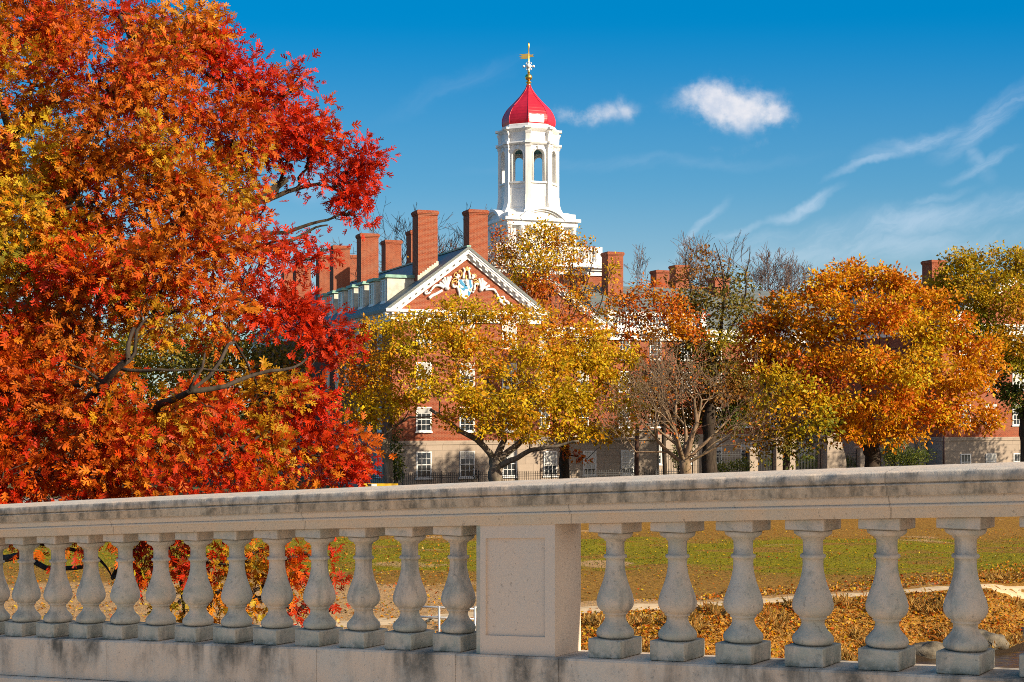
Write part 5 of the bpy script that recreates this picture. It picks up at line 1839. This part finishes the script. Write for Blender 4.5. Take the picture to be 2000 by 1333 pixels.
# ---- dark tall sparse tree
Zh = 103.0
make_tree('sparse_tree', 'tall dark tree with sparse olive leaves and bare top twigs behind the pale tree', 'tree', [px3(1387, 930, Zh) * np.array([1, 1, 0]), px3(1385, 850, Zh), px3(1388, 760, Zh), px3(1392, 690, Zh)],
          [(1345, 545, 34, 40, 104, 'brown', .55), (1380, 510, 34, 30, 104, 'brown', .4), (1440, 550, 42, 36, 103, 'dolive', .45), (1345, 600, 42, 34, 103, 'dolive', .9), (1400, 600, 46, 36, 102, 'dolive', .8), (1450, 610, 40, 40, 103, 'dolive', .6), (1410, 655, 60, 34, 102, 'olive', .7), (1465, 660, 36, 40, 103, 'olive', .6), (1380, 690, 50, 30, 102, 'dolive', .6), (1450, 720, 40, 40, 103, 'dolive', .6), (1400, 760, 70, 40, 103, 'brown', 1.0), (1300, 750, 60, 45, 104, 'brown', .9), (1280, 800, 50, 36, 104, 'brown', .7), (1350, 790, 60, 36, 104, 'brown', .9), (1340, 720, 60, 30, 104, 'dolive', .7), (1430, 800, 40, 40, 104, 'green', 1.0), (1250, 760, 40, 50, 105, 'brown', .8), (1340, 660, 50, 30, 104, 'dolive', .8), (1400, 720, 50, 30, 103, 'dolive', 1.0), (1460, 770, 36, 50, 104, 'brown', 1.0), (1380, 830, 60, 24, 105, 'dolive', .9), (1300, 830, 40, 20, 105, 'green', .7)],
          .24, 'broad', 2.8, 7, .20, 'bark', None, 26, (.55, .30),
          limbs=[([px3(1390, 740, Zh), px3(1370, 640, Zh), px3(1350, 560, Zh), px3(1345, 480, Zh)], .14, .02), ([px3(1392, 720, Zh), px3(1410, 620, Zh), px3(1412, 540, Zh), px3(1395, 475, Zh)], .16, .02), ([px3(1392, 720, Zh), px3(1440, 620, Zh), px3(1455, 540, Zh), px3(1465, 480, Zh)], .12, .02), ([px3(1412, 560, Zh), px3(1425, 510, Zh), px3(1440, 470, Zh)], .05, .015)], leaf_kw=kw_m, twig_r=.014, twig_k=.2)

# ---- bare trees
Zg = 82.0
gb = px3(1345, 918, Zg); gb[2] = 0
s_ = Zg / F
G = bare_tree('bare_tree', 'bare pale barked tree with a sawn stump scar low on its trunk', 'tree', gb, 9.6, .40, 'bark_pale', 6, .50, .10, .33, .78, None, ('rust', .17, 'broad', 3, .05, 0, 20), .010, kidsn=(2, 3),
              limbs=[(np.array([-.25, .1, 1.0]), 1.15, .50), (np.array([.30, -.1, 1.0]), 1.2, .48), (np.array([-.85, .2, .55]), 1.1, .30), (np.array([.95, -.2, .35]), 1.05, .24), (np.array([.1, .6, .9]), 1.05, .32), (np.array([.6, .3, .6]), 1.1, .30), (np.array([-.5, -.4, .85]), 1.0, .28)], lean=(-.22, 0))
m = MB()
m.tube([(.32, -.30, .55), (.36, -.46, .53)], [.19, .18], 12)
m.build('cut_limb', M['bark_pale'], G)
m = MB()
m.tube([(.36, -.461, .53), (.362, -.472, .53)], [.165, .155], 12)
m.build('sawn_face', M['heart'], G)
b = px3(1512, 900, 168.0); b[2] = 0
bare_tree('bare_tree', 'bare grey tree fanning against the sky left of the maple top', 'tree', b, 25.2, .34, 'twig', 6, .42, .16, .55, .76, None, None, .019)
b = px3(1420, 900, 166.0); b[2] = 0
bare_tree('bare_tree', 'bare twiggy tree standing tallest behind the dark sparse tree', 'tree', b, 25.8, .34, 'twig', 6, .46, .16, .5, .76, None, None, .019)
b = px3(1300, 900, 168.0); b[2] = 0
bare_tree('bare_tree', 'bare thin tree between the right wing chimneys', 'tree', b, 24.5, .3, 'twig', 6, .48, .14, .5, .76, None, None, .018)
b = px3(812, 900, 150.0); b[2] = 0
bare_tree('bare_tree', 'bare purplish tree behind the house chimneys left of the tower', 'tree', b, 25.6, .36, 'twig', 6, .46, .16, .42, .76, None, None, .018)
b = px3(885, 900, 146.0); b[2] = 0
bare_tree('bare_tree', 'bare purplish tree showing between the two front chimneys', 'tree', b, 25.0, .36, 'twig', 6, .44, .16, .42, .76, None, None, .018)
b = px3(975, 900, 122.0); b[2] = 0
bare_tree('bare_tree', 'bare twiggy tree left of the bell tower base with a few amber leaves', 'tree', b, 21.0, .28, 'twig', 6, .42, .16, .42, .76, None, ('rust', .2, 'broad', 4, .35, 0, 40), .016)

# ---- bushes
def bush(name, label, lobes, leaf=.14, layers=2.6, cat='bush'):
    base = px3(lobes[0][0], 930, lobes[0][4]); base[2] = .05
    E = empty(name, tuple(base)); tag(E, label, cat)
    sm = MB()
    LV = Leaves('broad')
    for q, l in enumerate(lobes):
        cc_, C = lobe_leaves(LV, l, leaf, layers, 6, .14, shell=.5)
        for k in range(4):
            p = cc_[rng.integers(len(cc_))]
            sm.tube([np.zeros(3) + np.array([rng.normal() * .1, rng.normal() * .1, -.1]), (C - base) * .6, p - base], [.03, .02, .008], 4)
    sm.build('stem', M['bark'], E)
    LV.build('foliage', E, base)


bush('ivy_bush', 'dark green ivy bush climbing beside the leaning pale trunk', [(772, 885, 14, 30, 95.5, 'green'), (778, 920, 12, 24, 95.5, 'green'), (770, 850, 10, 18, 95.5, 'green', .7)])
bush('green_bush', 'bright green bush behind the fence right of the maple trunk', [(1745, 890, 26, 22, 108, 'green'), (1775, 895, 30, 18, 108, 'green'), (1800, 888, 22, 14, 109, 'green', .8), (1750, 865, 20, 16, 108, 'green', .7)])
bush('dark_shrub', 'dark shrub between the annex corner and the bare pale tree', [(1328, 890, 18, 26, 104, 'green'), (1320, 850, 12, 16, 105, 'dolive', .8), (1345, 860, 16, 30, 106, 'green', .8)])
bush('dark_shrub', 'low dark shrub at the foot of the fence left of the first gate pier', [(1420, 912, 36, 10, 110, 'green'), (1450, 908, 20, 10, 110, 'green')])
bush('green_bush', 'dark green courtyard shrub seen through the gate piers', [(1580, 905, 34, 16, 122, 'green'), (1655, 905, 22, 14, 122, 'green'), (1510, 905, 20, 12, 122, 'green')])

# ---- trees far behind the oak on the left
for k, (px, z_, pal, lab) in enumerate(((-60, 118, 'olive', 'olive tree far behind the oak at the left edge'), (150, 125, 'dolive', 'dull brown green tree far behind the oak'), (330, 120, 'olive', 'faded olive tree behind the oak, left of the brick house'), (470, 116, 'dolive', 'dark tree at the shaded end of the brick house behind the oak'))):
    b = px3(px, 900, z_); b[2] = 0
    make_tree('background_tree', lab, 'tree', [b, b + np.array([0, 0, 2.5]), b + np.array([.2, 0, 5.0])],
              [(px - 50, 760, 70, 60, z_, pal), (px + 50, 760, 70, 60, z_ - 1, pal), (px, 680, 80, 60, z_, pal), (px - 90, 700, 60, 60, z_, pal), (px + 90, 700, 60, 60, z_, pal), (px - 40, 830, 60, 40, z_, pal), (px + 50, 840, 60, 40, z_, pal)],
              .34, 'broad', 2.2, 6, .3, 'bark', None, 4, (.4, .3), twig_r=.02)

# ------------------------------------------------------------------ leaf litter, grass and stones on the bank
def ground_scatter(name, n, sampler, leaf, tpl, pals, upw=3.0, flat_=.25):
    pts = []
    while len(pts) < n:
        x, y, w_ = sampler()
        if rng.uniform() < w_: pts.append((x, y, ground_z(x, y) + .015))
    c = np.array(pts)
    LV = Leaves(tpl)
    cols = np.concatenate([np.array(PAL[p]) for p in pals])
    ax = rng.normal(size=(n, 3)); ax[:, 2] = np.abs(ax[:, 2]) * flat_ + .05
    up = rng.normal(size=(n, 3)) * .6 + np.array([0, 0, upw]) + np.array(sun_dir)
    LV.add(c, ax, leaf * rng.uniform(.6, 1.25, n), cols[rng.integers(0, len(cols), n)] * rng.uniform(.6, 1.15, (n, 1)), up)
    o = LV.build(name, None, (0, 0, 0))
    return tag(o, kind='stuff')


def in_view():
    y = 33 + 42 * rng.uniform() ** 1.4
    x = rng.uniform(-.36, .36) * y
    return x, y


def s_bank():
    x, y = in_view(); dd = wl_dist(x, y)
    if x < -2: return x, y, 0.03 if dd > 0.5 else 0
    return x, y, sstep(.2, .8, dd) * sstep(7.5, 4.0, dd) * (0.02 if seg_dist(x, y, path_pts) < .8 else 1)


def s_lawn():
    x, y = in_view(); dd = wl_dist(x, y)
    return x, y, (.8 if dd > 3 else 0) * (.1 if seg_dist(x, y, path_pts) < .8 else 1)


PAL['turf'] = [(.10, .10, .010), (.16, .14, .012), (.20, .14, .02), (.07, .08, .008)]
PAL['straw'] = [(.62, .36, .09), (.66, .44, .14), (.55, .25, .06), (.42, .24, .05)]
ground_scatter('fallen_leaves', 32000, s_bank, .115, 'broad', ('rust', 'brown', 'goldor', 'straw'), 1.6, .5)
ground_scatter('lawn_leaves', 9000, s_lawn, .10, 'broad', ('goldor', 'rust', 'gold', 'brown'))
# turf blades
PAL['turf'] = [(.10, .10, .010), (.16, .14, .012), (.20, .14, .02), (.07, .08, .008)]
PAL['straw'] = [(.62, .36, .09), (.66, .44, .14), (.55, .25, .06), (.42, .24, .05)]


def s_turf():
    x, y = in_view(); dd = wl_dist(x, y)
    g = sstep(50, 56, y + 2 * mnoise.noise((x * .2, y * .3, 2))) if x < 40 else 0
    return x, y, g * (1 if dd > 6 else 0) * sstep(71, 67, y)


def s_straw():
    x, y = in_view(); dd = wl_dist(x, y)
    tuft = mnoise.noise((x * 1.1, y * 1.1, 9))
    return x, y, (sstep(.12, .4, tuft) if (x > -1 and .1 < dd < 4.2) else 0) * (0 if seg_dist(x, y, path_pts) < .8 else 1)


o = ground_scatter('turf', 26000, s_turf, .08, 'needle', ('turf',), .2, 2.2)
o = ground_scatter('dry_grass', 9000, s_straw, .30, 'blade', ('straw',), .2, 1.5)
rk = [(14.6, 45.6, .5, 'pale boulder at the water edge'), (12.5, 44.4, .5, 'large sloping grey boulder on the river bank right of the pedestal'), (13.3, 44.8, .3, 'small flat stone in the shallows beside the boulder'), (16.6, 47.2, .5, 'dark rock at the water edge near the right frame edge'), (17.6, 47.7, .4, 'small dark rock at the far right of the bank')]
for (x, y, r, lab) in rk:
    m = MB()
    vs, fs = [], []
    n1, n2 = 16, 26
    for i in range(n1 + 1):
        for k in range(n2):
            a, e = 2 * math.pi * k / n2, math.pi * i / n1
            v = Vector((math.sin(e) * math.cos(a), math.sin(e) * math.sin(a), math.cos(e)))
            q = 1 + .30 * mnoise.noise(v * 1.7 + Vector((x, y, 0))) + .12 * mnoise.noise(v * 4.0 + Vector((x, y, 5)))
            vs.append((v.x * r * q * 1.25, v.y * r * q, v.z * r * q * .75))
    for i in range(n1):
        for k in range(n2):
            fs.append((i * n2 + k, (i + 1) * n2 + k, (i + 1) * n2 + (k + 1) % n2, i * n2 + (k + 1) % n2))
    m.add(vs, fs, True)
    o = m.build('boulder', M['rock'])
    o.location = (x, y, max(-1.4, ground_z(x, y)) - r * .05)
    tag(o, lab, 'rock')
